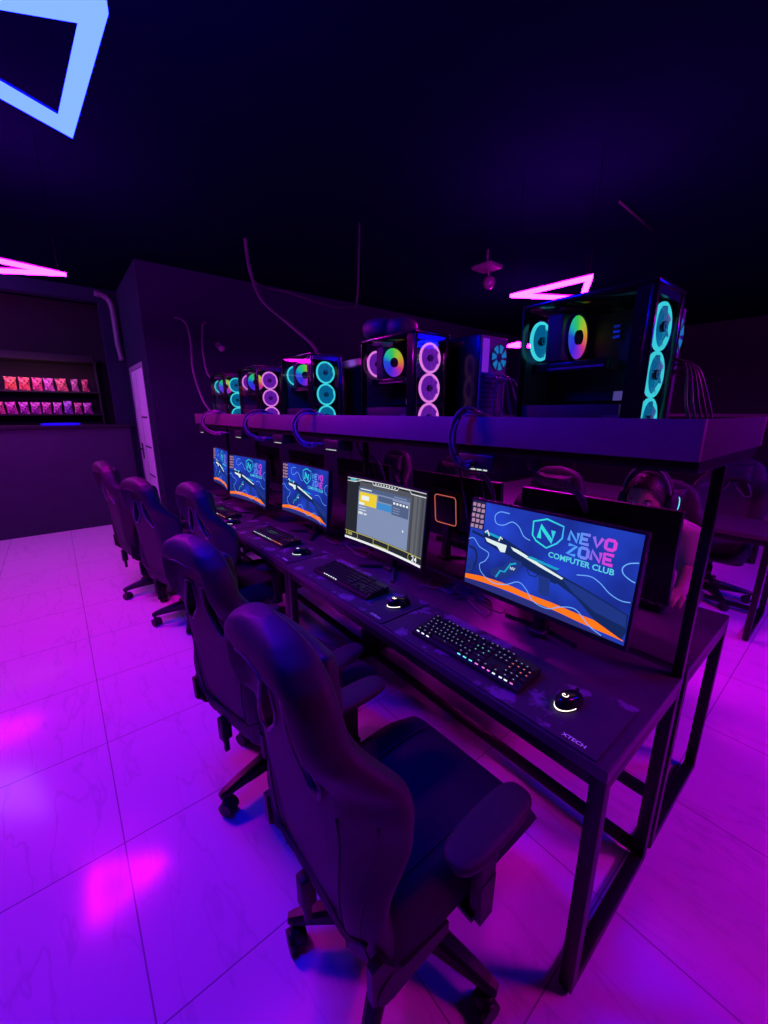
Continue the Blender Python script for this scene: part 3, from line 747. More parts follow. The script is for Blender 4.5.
def game(s):
    for i in range(24): s.rect(i / 24, 0, (i + 1) / 24, 1, 'g_dark' if i < 4 else 'g_grey', 0)
    for i in range(9): s.rect(.82 + i * .02, .13, .84 + i * .02, .93, 'g_mid' if i in (2, 3, 5) else 'g_mid2' if i % 2 else 'g_grey', 1)
    s.rect(.155, .14, .82, .88, 'g_panel', 1, 16); s.rect(.155, .82, .82, .88, 'g_panel2', 2, 16)
    s.rect(.17, .60, .40, .80, 'g_yellow', 2, 6); s.rect(.20, .68, .30, .75, 'g_white', 3, 3); s.rect(.17, .60, .24, .64, 'g_white', 3, 2)
    s.rect(.40, .60, .60, .70, 'g_blue', 2, 5); s.rect(.42, .72, .60, .80, 'g_panel2', 2, 5); s.rect(.60, .58, .81, .78, 'g_panel2', 2, 6)
    for k in range(5): s.rect(.615 + .04 * k, .735, .64 + .04 * k, .765, 'g_white', 3)
    for k in range(3): s.rect(.615, .61 + .035 * k, .70, .622 + .035 * k, 'g_panel', 3, 3)
    for k in range(3): s.rect(.17 + .02 * k, .45, .185 + .02 * k, .49, 'g_white', 3)
    s.rect(.17, .515, .27, .525, 'g_white', 3, 2); s.rect(.17, .56, .26, .567, 'g_white', 3, 2); s.rect(.24, .455, .28, .475, 'g_white', 3)
    s.rect(.18, .84, .33, .855, 'g_white', 3, 4); s.rect(.62, .835, .78, .85, 'g_panel', 3, 4); s.rect(.75, .38, .765, .41, 'g_white', 3)
    # bars at top and bottom
    s.rect(0, .955, 1, .985, 'g_dark', 1, 12); s.line([(i / 20, .99) for i in range(21)], .004, 'g_white', 2); s.line([(i / 40, .94) for i in range(5)] + [(.2, .98), (.33, .985)], .005, 'g_white', 2)
    s.line([(.33, .985), (.345, .94)] + [(.345 + i * .0344, .94) for i in range(1, 10)] + [(.67, .985), (.80, .985), (.83, .94), (1, .94)], .005, 'g_white', 2)
    s.rect(.04, .95, .12, .985, 'g_teal', 3, 3)
    for k in range(8): s.rect(.37 + .035 * k, .955, .385 + .035 * k, .975, 'g_white', 3)
    s.rect(0, 0, 1, .035, 'g_white', 2, 12); s.rect(0, .035, 1, .125, 'g_dark', 1, 12)
    s.line([(i / 20, .128) for i in range(21)], .005, 'g_line', 3)
    s.line([(.16, .128), (.175, .10), (.175, .06), (.16, .035)], .004, 'g_line', 3); s.line([(.39, .12), (.39, .045)] + [(.39 + .04 * k, .045) for k in range(1, 6)] + [(.59, .12)], .006, 'g_line', 3)
    s.line([(.86, .128), (.845, .10), (.845, .06), (.86, .035)], .004, 'g_line', 3)
    s.text('24', .92, .082, .065, 'g_white', 4, .02, .078); s.text('100', .06, .088, .08, 'g_line', 4, .02, .05)

def make_monitor(curve, pic, ringlight=False, reach=-.055):
    """origin at the foot on the desk; screen faces -X"""
    t = empty('monitor'); zc = .285; tilt = R(5)
    T = Matrix.Translation((0, 0, zc)) @ Matrix.Rotation(tilt, 4, 'Y')
    def place(mb):
        mb.v = [T @ v for v in mb.v]; return mb
    hw, hh = SWID / 2 + .008, SHGT / 2 + .008
    b = MB(); n = 20; vs = []; fs = []
    bend = lambda y: -curve * (y / (SWID / 2)) ** 2
    for i in range(n + 1):
        y = -hw + 2 * hw * i / n; x = bend(y)
        for (xx, zz) in ((x + .001, -hh - .010), (x + .001, hh), (x + .022, hh), (x + .032, 0), (x + .022, -hh - .010)): vs.append((xx, y, zz))
    for i in range(n):
        for j in range(5): fs.append([i * 5 + j, i * 5 + (j + 1) % 5, (i + 1) * 5 + (j + 1) % 5, (i + 1) * 5 + j])
    fs += [[0, 1, 2, 3, 4], [n * 5 + j for j in (4, 3, 2, 1, 0)]]
    b.raw(vs, fs, 'plastic'); b.box((.024, -.13, -.11), (.06, .13, .11), 'plastic', .012)
    body = place(b).build('housing', t)
    if pic:
        s = Screen(curve); pic(s); s.v = [Vector((v.x - .0002, v.y, v.z)) for v in s.v]
        o = place_screen(s, T, t)
    else:
        s = MB(); s.box((-.0005, -SWID / 2, -SHGT / 2), (.0, SWID / 2, SHGT / 2), 'w_bg'); place(s).build('screen', t)
    b = MB()
    if ringlight:
        rr = []
        for cx, cz, a0 in ((.058, .062, 0), (-.058, .062, PI / 2), (-.058, -.062, PI), (.058, -.062, 1.5 * PI)):
            for k in range(5): a = a0 + k * PI / 8; rr.append((.083, cx + .016 * math.cos(a), cz + .016 * math.sin(a)))
        b.tube(rr, .0021, 'led_salmon', 6, True); b.box((.058, -.074, -.078), (.082, .074, .078), 'plastic', .01); place(b).build('light_ring', body); b = MB()
    # stand
    b.box((.045, -.022, .02), (.075, .022, zc + .03), 'plastic', .006)
    b.box((.03, -.03, zc - .03), (.062, .03, zc + .04), 'plastic', .006)
    b.build('stand', t)
    b = MB()
    for sgn in (-1, 1):
        b.prism([(.07, -.012), (.07, .012), (reach, sgn * .13 + .010), (reach, sgn * .13 - .010)], lambda x, y: (x, y, .004), lambda x, y: (x, y, .012 if x < 0 else .022), 'plastic')
    b.box((.02, -.03, .001), (.10, .03, .02), 'plastic', .005); b.build('foot', t)
    return t
def place_screen(s, T, t):
    # the picture keeps its own local frame so its gradients stay put
    o = s.build('screen', t, clean=False); o.matrix_local = T; return o
mt_flat = make_monitor(.0, wallpaper, reach=.05)
mt_curve = make_monitor(.018, wallpaper); mt_game = make_monitor(.018, game)
mt_back = make_monitor(.0, None); mt_ring = make_monitor(.0, None, True)
MZ = ZT + .0005
def put(t, x, y, z, rz, label, group, cat):
    t.location = (x, y, z); t.rotation_euler.z = rz; return tag(t, label, cat, group)
put(mt_flat, 1.203, .652, ZT + .006, R(0), 'large nearest monitor showing the blue club wallpaper with a rifle', 'monitors of the front row', 'monitor')
put(mt_game, 1.185, 1.46, ZT, R(0), 'monitor showing a grey game menu with yellow panel and number 24', 'monitors of the front row', 'monitor')
put(mt_curve, 1.195, 2.265, ZT, R(0), 'curved monitor with club wallpaper, next one beyond the grey game screen', 'monitors of the front row', 'monitor')
put(copy_tree(mt_curve), 1.10, 2.99, ZT, R(5), 'curved wallpaper monitor fourth from the near end of the row', 'monitors of the front row', 'monitor')
put(copy_tree(mt_curve), 1.16, 3.80, ZT, R(-6), 'farthest curved wallpaper monitor, partly hidden behind the fourth', 'monitors of the front row', 'monitor')
mb_l = ['back of the player\'s dark monitor, right behind the rifle wallpaper screen', 'back of a dark monitor with an orange light ring, right of the game screen', 'back of a dark monitor behind the third wallpaper screen',
        'back of a dark monitor behind the fourth wallpaper screen', 'back of a dark monitor at the far end of the opposite row']
for i, y in enumerate((.675, 1.395, 2.22, 3.02, 3.82)):
    put(mt_back if i == 0 else mt_ring if i == 1 else copy_tree(mt_back), 1.64, y, ZT, PI, mb_l[i], 'monitors of the opposite row', 'monitor')

# ------------------------------------------------------------------ mats, keyboards, mice
def make_mat(text=True):
    t = empty('mouse_mat'); b = MB(); b.box((0, 0, 0), (.262, .785, .004), 'mousemat', .0018); b.build('mat_cloth', t)
    b = MB(); vs, fs = text_mesh('XTECH', .026, .0004)
    xs = [v.x for v in vs]; w = max(xs) - min(xs); k = .058 / w
    b.raw([(.020 + v.y * k * .9, .062 - v.x * k, .0043) for v in vs], fs, 'mat_print')
    b.build('mat_print', t); return t
def make_keyboard(under, acc, legend='led_legend'):
    """length along y (.44), typing side towards -x; right end at y=0"""
    t = empty('keyboard'); Lk, Wk = .440, .132
    b = MB(); b.prism([(0, 0), (Wk, 0), (Wk, .030), (.02, .020), (0, .012)], lambda x, z: (x, 0, z), lambda x, z: (x, Lk, z), 'plastic'); b.build('keyboard_base', t)
    b = MB(); E2 = []; pitch = .0192
    rows = 6
    for r_ in range(rows):
        x = .012 + r_ * .0196 + (.004 if r_ == 5 else 0); z = .015 + (x / Wk) * .013
        y = Lk - .008
        if r_ == 0: ws = [1.25, 1.25, 1.25, 6.25, 1.25, 1.25, 1.25, 1.25]
        elif r_ == 1: ws = [2.25] + [1] * 10 + [2.75]
        elif r_ == 2: ws = [1.75] + [1] * 11 + [2.25]
        elif r_ == 3: ws = [1.5] + [1] * 12 + [1.5]
        elif r_ == 4: ws = [1] * 13 + [2]
        else: ws = [1, -1, 1, 1, 1, 1, -.5, 1, 1, 1, 1, -.5, 1, 1, 1, 1]
        ws = ws + [-.25] + ([1, 1, 1] if r_ not in (1, 2) else ([-1, 1, -1] if r_ == 1 else [-3])) + [-.25] + ([2, 1, -1] if r_ == 0 else ([1, 1, 1, 1] if r_ < 5 else [-4]))
        for w in ws:
            ww = abs(w) * pitch
            if w > 0:
                y1, y0 = y - .0012, y - ww + .0012
                vs = [(x, y0, z), (x + .017, y0, z), (x + .017, y1, z), (x, y1, z), (x + .002, y0 + .002, z + .009), (x + .0145, y0 + .002, z + .0105), (x + .0145, y1 - .002, z + .0105), (x + .002, y1 - .002, z + .009)]
                b.raw(vs, [[4, 5, 6, 7], [0, 4, 7, 3], [1, 2, 6, 5], [0, 1, 5, 4], [3, 7, 6, 2]], 'keycap')
                yc = (y0 + y1) / 2; zz = z + .0104; q = .0024
                if random.random() < .9:
                    E2.append(([(x + .0075, yc - q, zz), (x + .0105, yc - q, zz + .0002), (x + .0105, yc + q, zz + .0002), (x + .0075, yc + q, zz)], acc[min(len(acc) - 1, int((Lk - yc) / Lk * len(acc)))] if r_ in (2, 3) else legend))
                # light leaking under the caps on the front row and at the ends
                if r_ == 0:
                    u = (Lk - yc) / Lk; mm = under[min(len(under) - 1, int(u * len(under)))]
                    if mm:
                        nq = max(1, round(w)); 
                        for k in range(nq):
                            ya = y0 + (y1 - y0) * (k + .2) / nq; yb = y0 + (y1 - y0) * (k + .8) / nq
                            E2.append(([(x - .003, ya, z - .001), (x - .003, yb, z - .001), (x - .0005, yb, z + .003), (x - .0005, ya, z + .003)], mm))
            y -= ww
    for vs_, m_ in E2: b.raw(vs_, [[0, 1, 2, 3]], m_)
    b.build('keycaps', t); return t
def make_mouse(glow):
    t = empty('mouse'); b = MB(); nu, nv = 28, 12; vs = []
    for j in range(nv + 1):
        th = PI / 2 * j / nv
        for i in range(nu):
            ph = 2 * PI * i / nu; c_, s_ = math.cos(ph), math.sin(ph)
            w = .031 * (1 - .10 * math.cos(ph) ** 2)
            x = .060 * math.copysign(abs(c_) ** .85, c_) * math.cos(th) ** .55; y = w * math.copysign(abs(s_) ** .85, s_) * math.cos(th) ** .55
            vs.append((x, y, .004 + .034 * math.sin(th) * (1 - .25 * (x / .06)) ))
    fs = [[j * nu + i, j * nu + (i + 1) % nu, (j + 1) * nu + (i + 1) % nu, (j + 1) * nu + i] for j in range(nv) for i in range(nu)]
    fs.append(list(range(nu))[::-1]); b.raw(vs, fs, 'gloss', True)
    b.build('mouse_shell', t)
    b = MB(); b.tube([(.0615 * math.cos(a), .0305 * math.sin(a), .007) for a in [PI * .55 + PI * .9 * k / 20 for k in range(21)]], .0018, glow, 6); b.build('light_strip', t)
    b = MB(); zz = lambda x: .0405 - .0 * x
    pts = [(-.026 + .0085 * math.cos(a), .0085 * math.sin(a)) for a in [PI * .25 + PI * 1.5 * k / 14 for k in range(15)]]
    b.tube([(x, y, .0415 - abs(y) * .12 + x * .02) for x, y in [(-.018, -.006)] + [(-.026 + .008 * math.cos(a), .008 * math.sin(a)) for a in [-.9 - 4.4 * k / 14 for k in range(15)]] + [(-.026, .0)]], .0013, glow, 6)
    b.build('glowing_logo', t)
    b = MB(); b.ring((.035, 0, .033), (0, 1, 0), .008, .003, 'plastic', 16, 6); b.build('scroll_wheel', t)
    return t
mats = make_mat(); kbA = make_keyboard(['led_white', 'led_white', None, 'led_cyan', 'led_cyan', 'led_pink', 'led_white', 'led_pink'], ['led_legend', 'led_legend', 'led_legend', 'led_green', 'led_legend', 'led_orange']); kbA.scale = (.97, .965, 1)
kbB = make_keyboard([None, None, 'led_white', None, None, None, None, None], ['keycap', 'keycap', 'led_dim', 'keycap'], 'keycap')
kbC = make_keyboard(['led_white', 'led_cyan', 'led_white', 'led_green', 'led_white', 'led_orange', 'led_orange', 'led_orange'], ['led_dim', 'led_green', 'led_dim', 'led_orange'], 'keycap')
kbC.scale = (.97, .93, 1); kbB.scale = (.97, .965, 1); mouseA = make_mouse('white_print'); mouseB = make_mouse('led_white'); mouseA.scale = mouseB.scale = (.86, .86, .9)
MX = .852
ml = ['world map mouse mat with small white lettering, under the nearest keyboard', 'dark map mouse mat in front of the grey game screen', 'dark map mouse mat in front of the third monitor', 'dark map mouse mat in front of the fourth monitor', 'dark map mouse mat at the far end of the row']
for i, y in enumerate((.272, 1.065, 1.868, 2.668, 3.475)):
    put(mats if i == 0 else copy_tree(mats), MX, y, ZT + .0005, 0, ml[i], 'mouse mats of the front row', 'mouse mat')
KZ = ZT + .0046
put(kbA, .906, .513, KZ, R(1.5), 'nearest black keyboard with white key lights and pink and green glow', 'keyboards of the front row', 'keyboard')
put(kbB, .920, 1.25, KZ, R(2), 'unlit looking black keyboard in front of the grey game screen', 'keyboards of the front row', 'keyboard')
put(kbC, .935, 2.10, KZ, R(3), 'black keyboard with green and orange key lights before the third monitor', 'keyboards of the front row', 'keyboard')
put(copy_tree(kbC), .885, 2.96, KZ, R(3), 'small looking keyboard with orange key lights before the fourth monitor', 'keyboards of the front row', 'keyboard')
put(mouseA, .987, .404, KZ, R(-8), 'black mouse with glowing round logo on the nearest mat', 'mice of the front row', 'mouse')
put(copy_tree(mouseA), 1.005, 1.135, KZ, R(-15), 'mouse with warm glowing edge beside the unlit keyboard', 'mice of the front row', 'mouse')
put(mouseB, .985, 1.945, KZ, R(-25), 'mouse with white light line in front of the third monitor', 'mice of the front row', 'mouse')
put(copy_tree(mouseB), .905, 2.83, KZ, R(-20), 'mouse with white light line in front of the fourth monitor', 'mice of the front row', 'mouse')
# opposite row: keyboards under the players' hands
put(copy_tree(kbC), 1.89, .475, ZT + .0005, R(180) , 'lit keyboard under the player\'s hand on the far side', 'keyboards of the opposite row', 'keyboard').location = (1.90, .835, ZT + .0005)
put(copy_tree(kbB), 1.905, 1.66, ZT + .0005, R(180), 'dark keyboard on the far side behind the monitor with the orange ring', 'keyboards of the opposite row', 'keyboard')
# loose cables on the desk behind the monitors
for i, (y0, y1, l) in enumerate(((.95, 1.15, 'tangle of thin cables on the desk between the two nearest monitors'), (1.75, 2.0, 'tangle of thin cables on the desk between second and third monitors'))):
    b = MB(); rn = random.Random(i + 3)
    for k in range(8):
        a = rn.uniform(y0, y1); pts = [(1.30 + rn.uniform(-.1, .05), a + rn.uniform(-.15, .15), ZT + .006 + .002 * k) for _ in range(5)]
        pts += [(1.395, a, ZT + .02), (1.40 + .003 * k, a, 1.0), (1.36, a + .05, SZ0 - .06)] if k % 3 == 0 else []
        b.tube(spline(pts, 7), .003, 'cable_dark' if k % 2 else 'cable', 6)
    tag(b.build('desk_cables'), l, 'cables', 'cables on the desk behind the monitors')
for (y, l) in ((1.26, 'drooping cable loop under the shelf above the grey game screen'), (.82, 'drooping cable loop under the shelf above the nearest monitor'), (2.1, 'drooping cable loop under the shelf behind the third monitor')):
    b = MB()
    for k in range(3):
        o_ = .012 * k
        b.tube(spline([(1.60, y + .12, SZ0 - .02), (1.58, y + .14 - o_, 1.33), (1.57, y + .06, 1.27 - o_), (1.56, y - .06, 1.26 - o_), (1.58, y - .13 + o_, 1.20), (1.60, y - .15, 1.10)], 7), .005, 'cable_lit', 6)
    tag(b.build('hanging_cable'), l, 'cables', 'cable loops under the shelf')

# ------------------------------------------------------------------ gaming chair
def back_w(v): return lerp_tab([(0, .205), (.06, .225), (.25, .238), (.40, .262), (.48, .270), (.54, .258), (.60, .232), (.65, .207), (.70, .192), (.74, .175), (.775, .143), (.80, .092), (.814, .0)], v)
BH = .814
def slot_poly(sgn):
    P = [(.026, .645), (.070, .645), (.090, .600), (.134, .505), (.126, .476), (.092, .474), (.036, .535), (.022, .575)]
    return [(sgn * u, v) for u, v in P]
def back_surf(u, v, side):
    """front (+1) or back (-1) offset of the backrest at lateral u, height v; n is forward"""
    w = max(back_w(v), 1e-4); s_ = min(1, abs(u) / w)
    wing = sm(.15, .42, v) * (1 - sm(.50, .66, v)); low = 1 - sm(.0, .3, v); head = sm(.50, .60, v)
    bend = (.075 * wing + .035 * low) * sm(.45, 1, s_)
    qe = max(0, 1 - s_ ** 7) ** .5; qt = max(0, 1 - max(0, (v - .69) / (BH - .69)) ** 4) ** .5; qb = max(0., 1 - max(0, (.05 - v) / .05) ** 3) ** .5
    mid = .012 + bend
    if side > 0:
        th = .034 + .018 * sm(.5, .8, s_) * (1 - s_ ** 8) * (1 - head) + .012 * math.exp(-((v - .2) / .12) ** 2) * (1 - s_ * s_)
    else:
        rim = max(sm(.56, .68, s_), sm(.712, .735, v))
        th = .018 + .010 * (1 - head) + .040 * head * rim + .008 * (1 - head) * sm(.62, .70, s_) - .010 * (1 - head) * (1 - sm(.55, .62, s_))
    return mid + side * th * qe * qt * qb + (-.012 * (s_ ** 2) * (1 - head) * 0)
def make_backrest():
    nu, nv = 44, 64; b = MB(); vs = []; fs = []
    vv = [BH * (1 - (1 - j / nv) ** 1.35) for j in range(nv + 1)]
    us = [math.sin(PI / 2 * (i / nu * 2 - 1)) for i in range(nu + 1)]
    for side in (1, -1):
        for v in vv:
            w = max(back_w(v), .0005)
            for q in us: vs.append((back_surf(q * w, v, side), q * w, v))
    n1 = (nu + 1) * (nv + 1)
    for side in (0, 1):
        for j in range(nv):
            for i in range(nu):
                a = side * n1 + j * (nu + 1) + i; q = [a, a + 1, a + nu + 2, a + nu + 1]; fs.append(q if side == 0 else q[::-1])
    for j in range(nv):          # side walls
        for i, fl in ((0, 1), (nu, 0)):
            a = j * (nu + 1) + i; q = [a, a + nu + 1, n1 + a + nu + 1, n1 + a]; fs.append(q if fl else q[::-1])
    for i in range(nu):
        a = i; fs.append([a, n1 + a, n1 + a + 1, a + 1]); a = nv * (nu + 1) + i; fs.append([a, a + 1, n1 + a + 1, n1 + a])
    b.raw(vs, fs, 'leather', True); o = b.build('backrest')
    # two pass-through slots
    for sgn in (-1, 1):
        c_ = MB(); c_.prism(slot_poly(sgn), lambda u, v: (-.2, u, v), lambda u, v: (.3, u, v), 'leather'); co = c_.build('cut')
        md = o.modifiers.new('cut', 'BOOLEAN'); md.operation = 'DIFFERENCE'; md.object = co; md.solver = 'EXACT'
        dg = bpy.context.evaluated_depsgraph_get(); dg.update()
        me = bpy.data.meshes.new_from_object(o.evaluated_get(dg)); old = o.data; o.modifiers.clear(); o.data = me; bpy.data.meshes.remove(old)
        cm = co.data; bpy.data.objects.remove(co); bpy.data.meshes.remove(cm)
    for p in o.data.polygons: p.use_smooth = True
    # vinyl panel on the rear face: second material by position
    o.data.materials.clear(); o.data.materials.append(M['leather']); o.data.materials.append(M['leather_back'])
    for p in o.data.polygons:
        c3 = p.center; w = back_w(c3.z)
        if p.normal.x < -.3 and abs(c3.y) < w * .60 and c3.z < .74: p.material_index = 1
    try:
        md = o.modifiers.new('split', 'EDGE_SPLIT'); md.split_angle = R(50)
    except Exception: pass
    return o
def make_chair():
    t = empty('gaming_chair'); SZ = .46
    # five star base
    for k in range(5):
        a = 2 * PI * k / 5 + R(24); Tm = Matrix.Rotation(a, 4, 'Z'); b = MB(); vs = []; fs = []
        prof = [(.0, .034, .075, .150), (.05, .032, .078, .150), (.14, .027, .082, .138), (.24, .022, .080, .116), (.295, .019, .075, .100), (.315, .012, .074, .092)]
        for (x, hw, z0, z1) in prof:
            vs += [(x, -hw, z0), (x, hw, z0), (x, hw, z1 - .012), (x, hw * .6, z1), (x, -hw * .6, z1), (x, -hw, z1 - .012)]
        for i in range(len(prof) - 1):
            for j in range(6): fs.append([i * 6 + j, i * 6 + (j + 1) % 6, (i + 1) * 6 + (j + 1) % 6, (i + 1) * 6 + j])
        fs += [list(range(6))[::-1], [len(prof) * 6 - 6 + j for j in range(6)]]
        b.raw(vs, fs, 'plastic', False, Tm); leg = b.build('base_leg', t)
        b = MB(); a2 = a + 1.1 * ((k % 3) - 1); c = Tm @ Vector((.298, 0, 0)); d = Vector((math.cos(a2), math.sin(a2), 0)); n = Vector((-d.y, d.x, 0)); c2 = c - d * .018
        for sg in (-1, 1): b.cyl(c2 + n * (sg * .010) + Vector((0, 0, .0285)), c2 + n * (sg * .026) + Vector((0, 0, .0285)), .0285, 'plastic', n=20)
        b.ellipsoid(c2 + Vector((0, 0, .036)), (.029, .022, .030), 'plastic', nu=16, nv=10); b.cyl(c + Vector((0, 0, .04)), c + Vector((0, 0, .082)), .010, 'plastic', n=10)
        b.build('caster', leg)
    b = MB(); b.cyl((0, 0, .06), (0, 0, .16), .045, 'plastic'); b.cyl((0, 0, .16), (0, 0, .27), .030, 'plastic'); b.cyl((0, 0, .27), (0, 0, .37), .022, 'metal'); b.build('gas_cylinder', t)
    b = MB(); b.box((-.15, -.10, .365), (.14, .10, .40), 'plastic', .008); b.box((-.20, -.19, .39), (.20, .19, .405), 'metal', .004)
    b.cyl((.02, -.09, .38), (.02, -.21, .375), .007, 'metal'); b.cyl((.02, -.21, .375), (.02, -.225, .374), .012, 'plastic'); b.build('seat_mechanism', t)
    # seat
    b = MB(); nu, nv = 30, 30; vs = []; fs = []
    for side in (1, -1):
        for j in range(nv + 1):
            x_ = math.sin(PI / 2 * (j / nv * 2 - 1))
            for i in range(nu + 1):
                y_ = math.sin(PI / 2 * (i / nu * 2 - 1))
                hw = .242 + .010 * x_; ln = .285
                q = max(0, (1 - abs(x_) ** 9) * (1 - abs(y_) ** 9)) ** .5
                cy = 1 - .06 * abs(y_) ** 4
                top = .055 + .046 * sm(.60, .80, abs(y_)) * (1 - sm(.88, 1, abs(y_)) * .4) * (1 - .75 * sm(.3, .95, x_)) - .018 * sm(.45, 1, x_) - .006 * (1 - y_ * y_) + .004 * (1 - abs(sm(.55, .62, abs(y_)) * 2 - 1))
                z = SZ - .035 + (top if side > 0 else -.035) * q
                vs.append((.045 + ln * x_ * cy, hw * y_, z))
    n1 = (nu + 1) * (nv + 1)
    for sd in (0, 1):
        for j in range(nv):
            for i in range(nu):
                a = sd * n1 + j * (nu + 1) + i; q = [a, a + nu + 1, a + nu + 2, a + 1]; fs.append(q if sd == 0 else q[::-1])
    b.raw(vs, fs, 'fabric', True); seat = b.build('seat', t)
    for sgn in (-1, 1):
        b = MB(); b.tube([(.045 + .26 * q, sgn * (.147 + .006 * q), SZ + .024 - .018 * sm(.45, 1, q)) for q in [-.9 + 1.8 * k / 14 for k in range(15)]], .0022, 'pad', 5); b.build('piping', seat)
    # backrest, leaning back
    T = Matrix.Translation((-.245, 0, SZ - .070)) @ Matrix.Rotation(R(-6), 4, 'Y') @ Matrix.Diagonal((1, 1, .965, 1))
    bk = make_backrest(); bk.parent = t; bk.matrix_local = T
    for sgn in (-1, 1):
        for side in (-1, 1):
            P = slot_poly(sgn); P2 = []
            for i in range(len(P)):
                (u0, v0), (u1, v1) = P[i], P[(i + 1) % len(P)]
                for k in range(4): P2.append((u0 + (u1 - u0) * k / 4, v0 + (v1 - v0) * k / 4))
            b = MB(); b.tube([(back_surf(u, v, side) + side * .001, u, v) for u, v in P2], .0050, 'slotrim', 6, True); b.build('slot_frame', bk)
    # seams along the rear panel and around the head
    b = MB()
    for sgn in (-1, 1):
        for fr in (.62, .86): b.tube([(back_surf(sgn * back_w(v) * fr, v, -1) - .001, sgn * back_w(v) * fr, v) for v in [.04 + .42 * k / 20 for k in range(21)]], .002, 'leather_back', 5)
    hp = [(-.115 + .0, .655)] + [(-.113, v) for v in (.67, .685)] + [(.112 * math.cos(a), .690 + .055 * math.sin(a)) for a in [PI - PI * k / 12 for k in range(1, 12)]] + [(.113, v) for v in (.685, .67)] + [(.115, .655)]
    b.tube([(back_surf(u, v, -1) - .001, u, v) for u, v in hp], .0025, 'leather_back', 5)
    b.build('seam', bk)
    # head pillow
    b = MB(); nu, nv = 20, 14; vs = []; fs = []
    for side in (1, -1):
        for j in range(nv + 1):
            for i in range(nu + 1):
                s_, t_ = i / nu * 2 - 1, j / nv * 2 - 1
                puff = ((1 - s_ ** 4) * (1 - t_ ** 4)) ** .5
                pw = .125 * (1 - .10 * (1 - abs(t_)) ** 2 * s_ * s_); ph = .078 * (1 + .16 * s_ ** 4)
                vs.append((.050 + (.045 if side > 0 else -.020) * puff, pw * s_, .672 + ph * t_))
    n1 = (nu + 1) * (nv + 1)
    for sd in (0, 1):
        for j in range(nv):
            for i in range(nu):
                a = sd * n1 + j * (nu + 1) + i; q = [a, a + 1, a + nu + 2, a + nu + 1]; fs.append(q if sd == 0 else q[::-1])
    b.raw(vs, fs, 'leather', True); o = b.build('head_pillow', t); o.matrix_local = T
    # lumbar strap across the rear panel
    b = MB(); b.tube(spline([(back_surf(u, v, -1) - .003, u, v) for u, v in [(-.21, .16), (-.15, .115), (-.05, .10), (.05, .10), (.15, .115), (.21, .16)]], 6), .006, 'pad', 6); o = b.build('lumbar_strap', t); o.matrix_local = T
    # hinges
    for sgn in (-1, 1):
        b = MB(); b.prism([(-.272, .535), (-.245, .535), (-.20, .46), (-.05, .43), (-.05, .395), (-.22, .40), (-.27, .44)], lambda x, z: (x, sgn * .222, z - .02), lambda x, z: (x, sgn * .242, z - .02), 'plastic')
        b.cyl((-.225, sgn * .205, .425), (-.225, sgn * .245, .425), .034, 'plastic')
        b.build('hinge_cover', t)
    b = MB(); b.box((-.275, .03, .325), (-.235, .065, .42), 'plastic', .006); b.box((-.265, .04, .265), (-.245, .055, .33), 'plastic', .005); b.build('recline_lever', t)
    # armrests
    for sgn in (-1, 1):
        y = sgn * .268
        b = MB(); b.box((.00, min(sgn * .12, y), .378), (.07, max(sgn * .12, y), .396), 'plastic', .004)
        b.prism([(.012, .378), (.058, .378), (.062, .50), (.008, .50)], lambda x, z: (x, y - .016, z), lambda x, z: (x, y + .016, z), 'plastic'); b.box((.005, y - .014, .49), (.065, y + .014, .625), 'plastic', .005)
        b.cyl((.035, y + sgn * .01, .585), (.035, y + sgn * .028, .585), .012, 'plastic'); b.box((-.03, y - .028, .615), (.10, y + .028, .629), 'plastic', .004)
        arm = b.build('armrest', t)
        b = MB(); b.ellipsoid((.045, y, .640), (.135, .046, .017), 'pad', p=3.2, nu=36); b.build('arm_pad', arm)
    return t
chair = make_chair()
def put_chair(x, y, rz, label, group, base=0., first=False, lift=0.):
    o = chair if first else copy_tree(chair)
    for ch in o.children:
        if ch.name.startswith('base_leg'): ch.rotation_euler.z = R(base) - rz - R(24)
        elif not ch.name.startswith('gas'): ch.location.z += lift
    o.location = (x, y, 0); o.rotation_euler.z = rz
    return tag(o, label, 'chair', group)
G1 = 'gaming chairs along the front desks'
put_chair(.596, 1.395, R(12), 'second black gaming chair, its slotted back behind the nearest chair', G1, 186, lift=-.02)
put_chair(.88, 2.50, R(7), 'black gaming chair pushed in at the third monitor, magenta lit head', G1, 170, lift=-.025)
put_chair(.665, 3.10, R(17), 'black gaming chair between the farthest chair and the one pushed in at the third monitor', G1, 172, lift=-.045)
put_chair(.56, 3.80, R(8), 'farthest black gaming chair of the front row, seen edge on', G1, 185)
G2 = 'gaming chairs on the opposite side'
put_chair(2.36, .72, R(184), 'black gaming chair the player with the headset sits in', G2)
put_chair(2.36, 1.385, R(176), 'empty black gaming chair next to the player, facing the camera', G2)
put_chair(2.34, 2.25, R(184), 'empty black gaming chair two places from the player', G2)
put_chair(2.34, 3.05, R(178), 'empty black gaming chair at the far end of the opposite desks', G2)
put_chair(4.15, .72, R(180), 'black gaming chair under the separate desk at the right picture edge', 'chairs at the second desk row')
put_chair(.572, .655, R(1), 'large nearest black gaming chair, seat fully visible, in front of the rifle screen', G1, 144, True)

# ------------------------------------------------------------------ second desk row at the right edge
t = make_desk(1.607, False); t.location = (3.47, .31, 0); tag(t, 'dark steel framed desk at the right edge of the picture', 'desk')
t = empty('wall_shelf', (3.72, .31, 0)); tag(t, 'dark shelf over the second desk row at the right edge', 'shelf')
b = MB(); b.box((0, 0, SZ0), (.60, 1.607, SZ1), 'wall_dark', .002); b.build('shelf_board', t)
for y in (.02, 1.54):
    b = MB(); b.box((.24, y, ZT + .001), (.275, y + .035, SZ0), 'metal', .002); b.build('post', t)

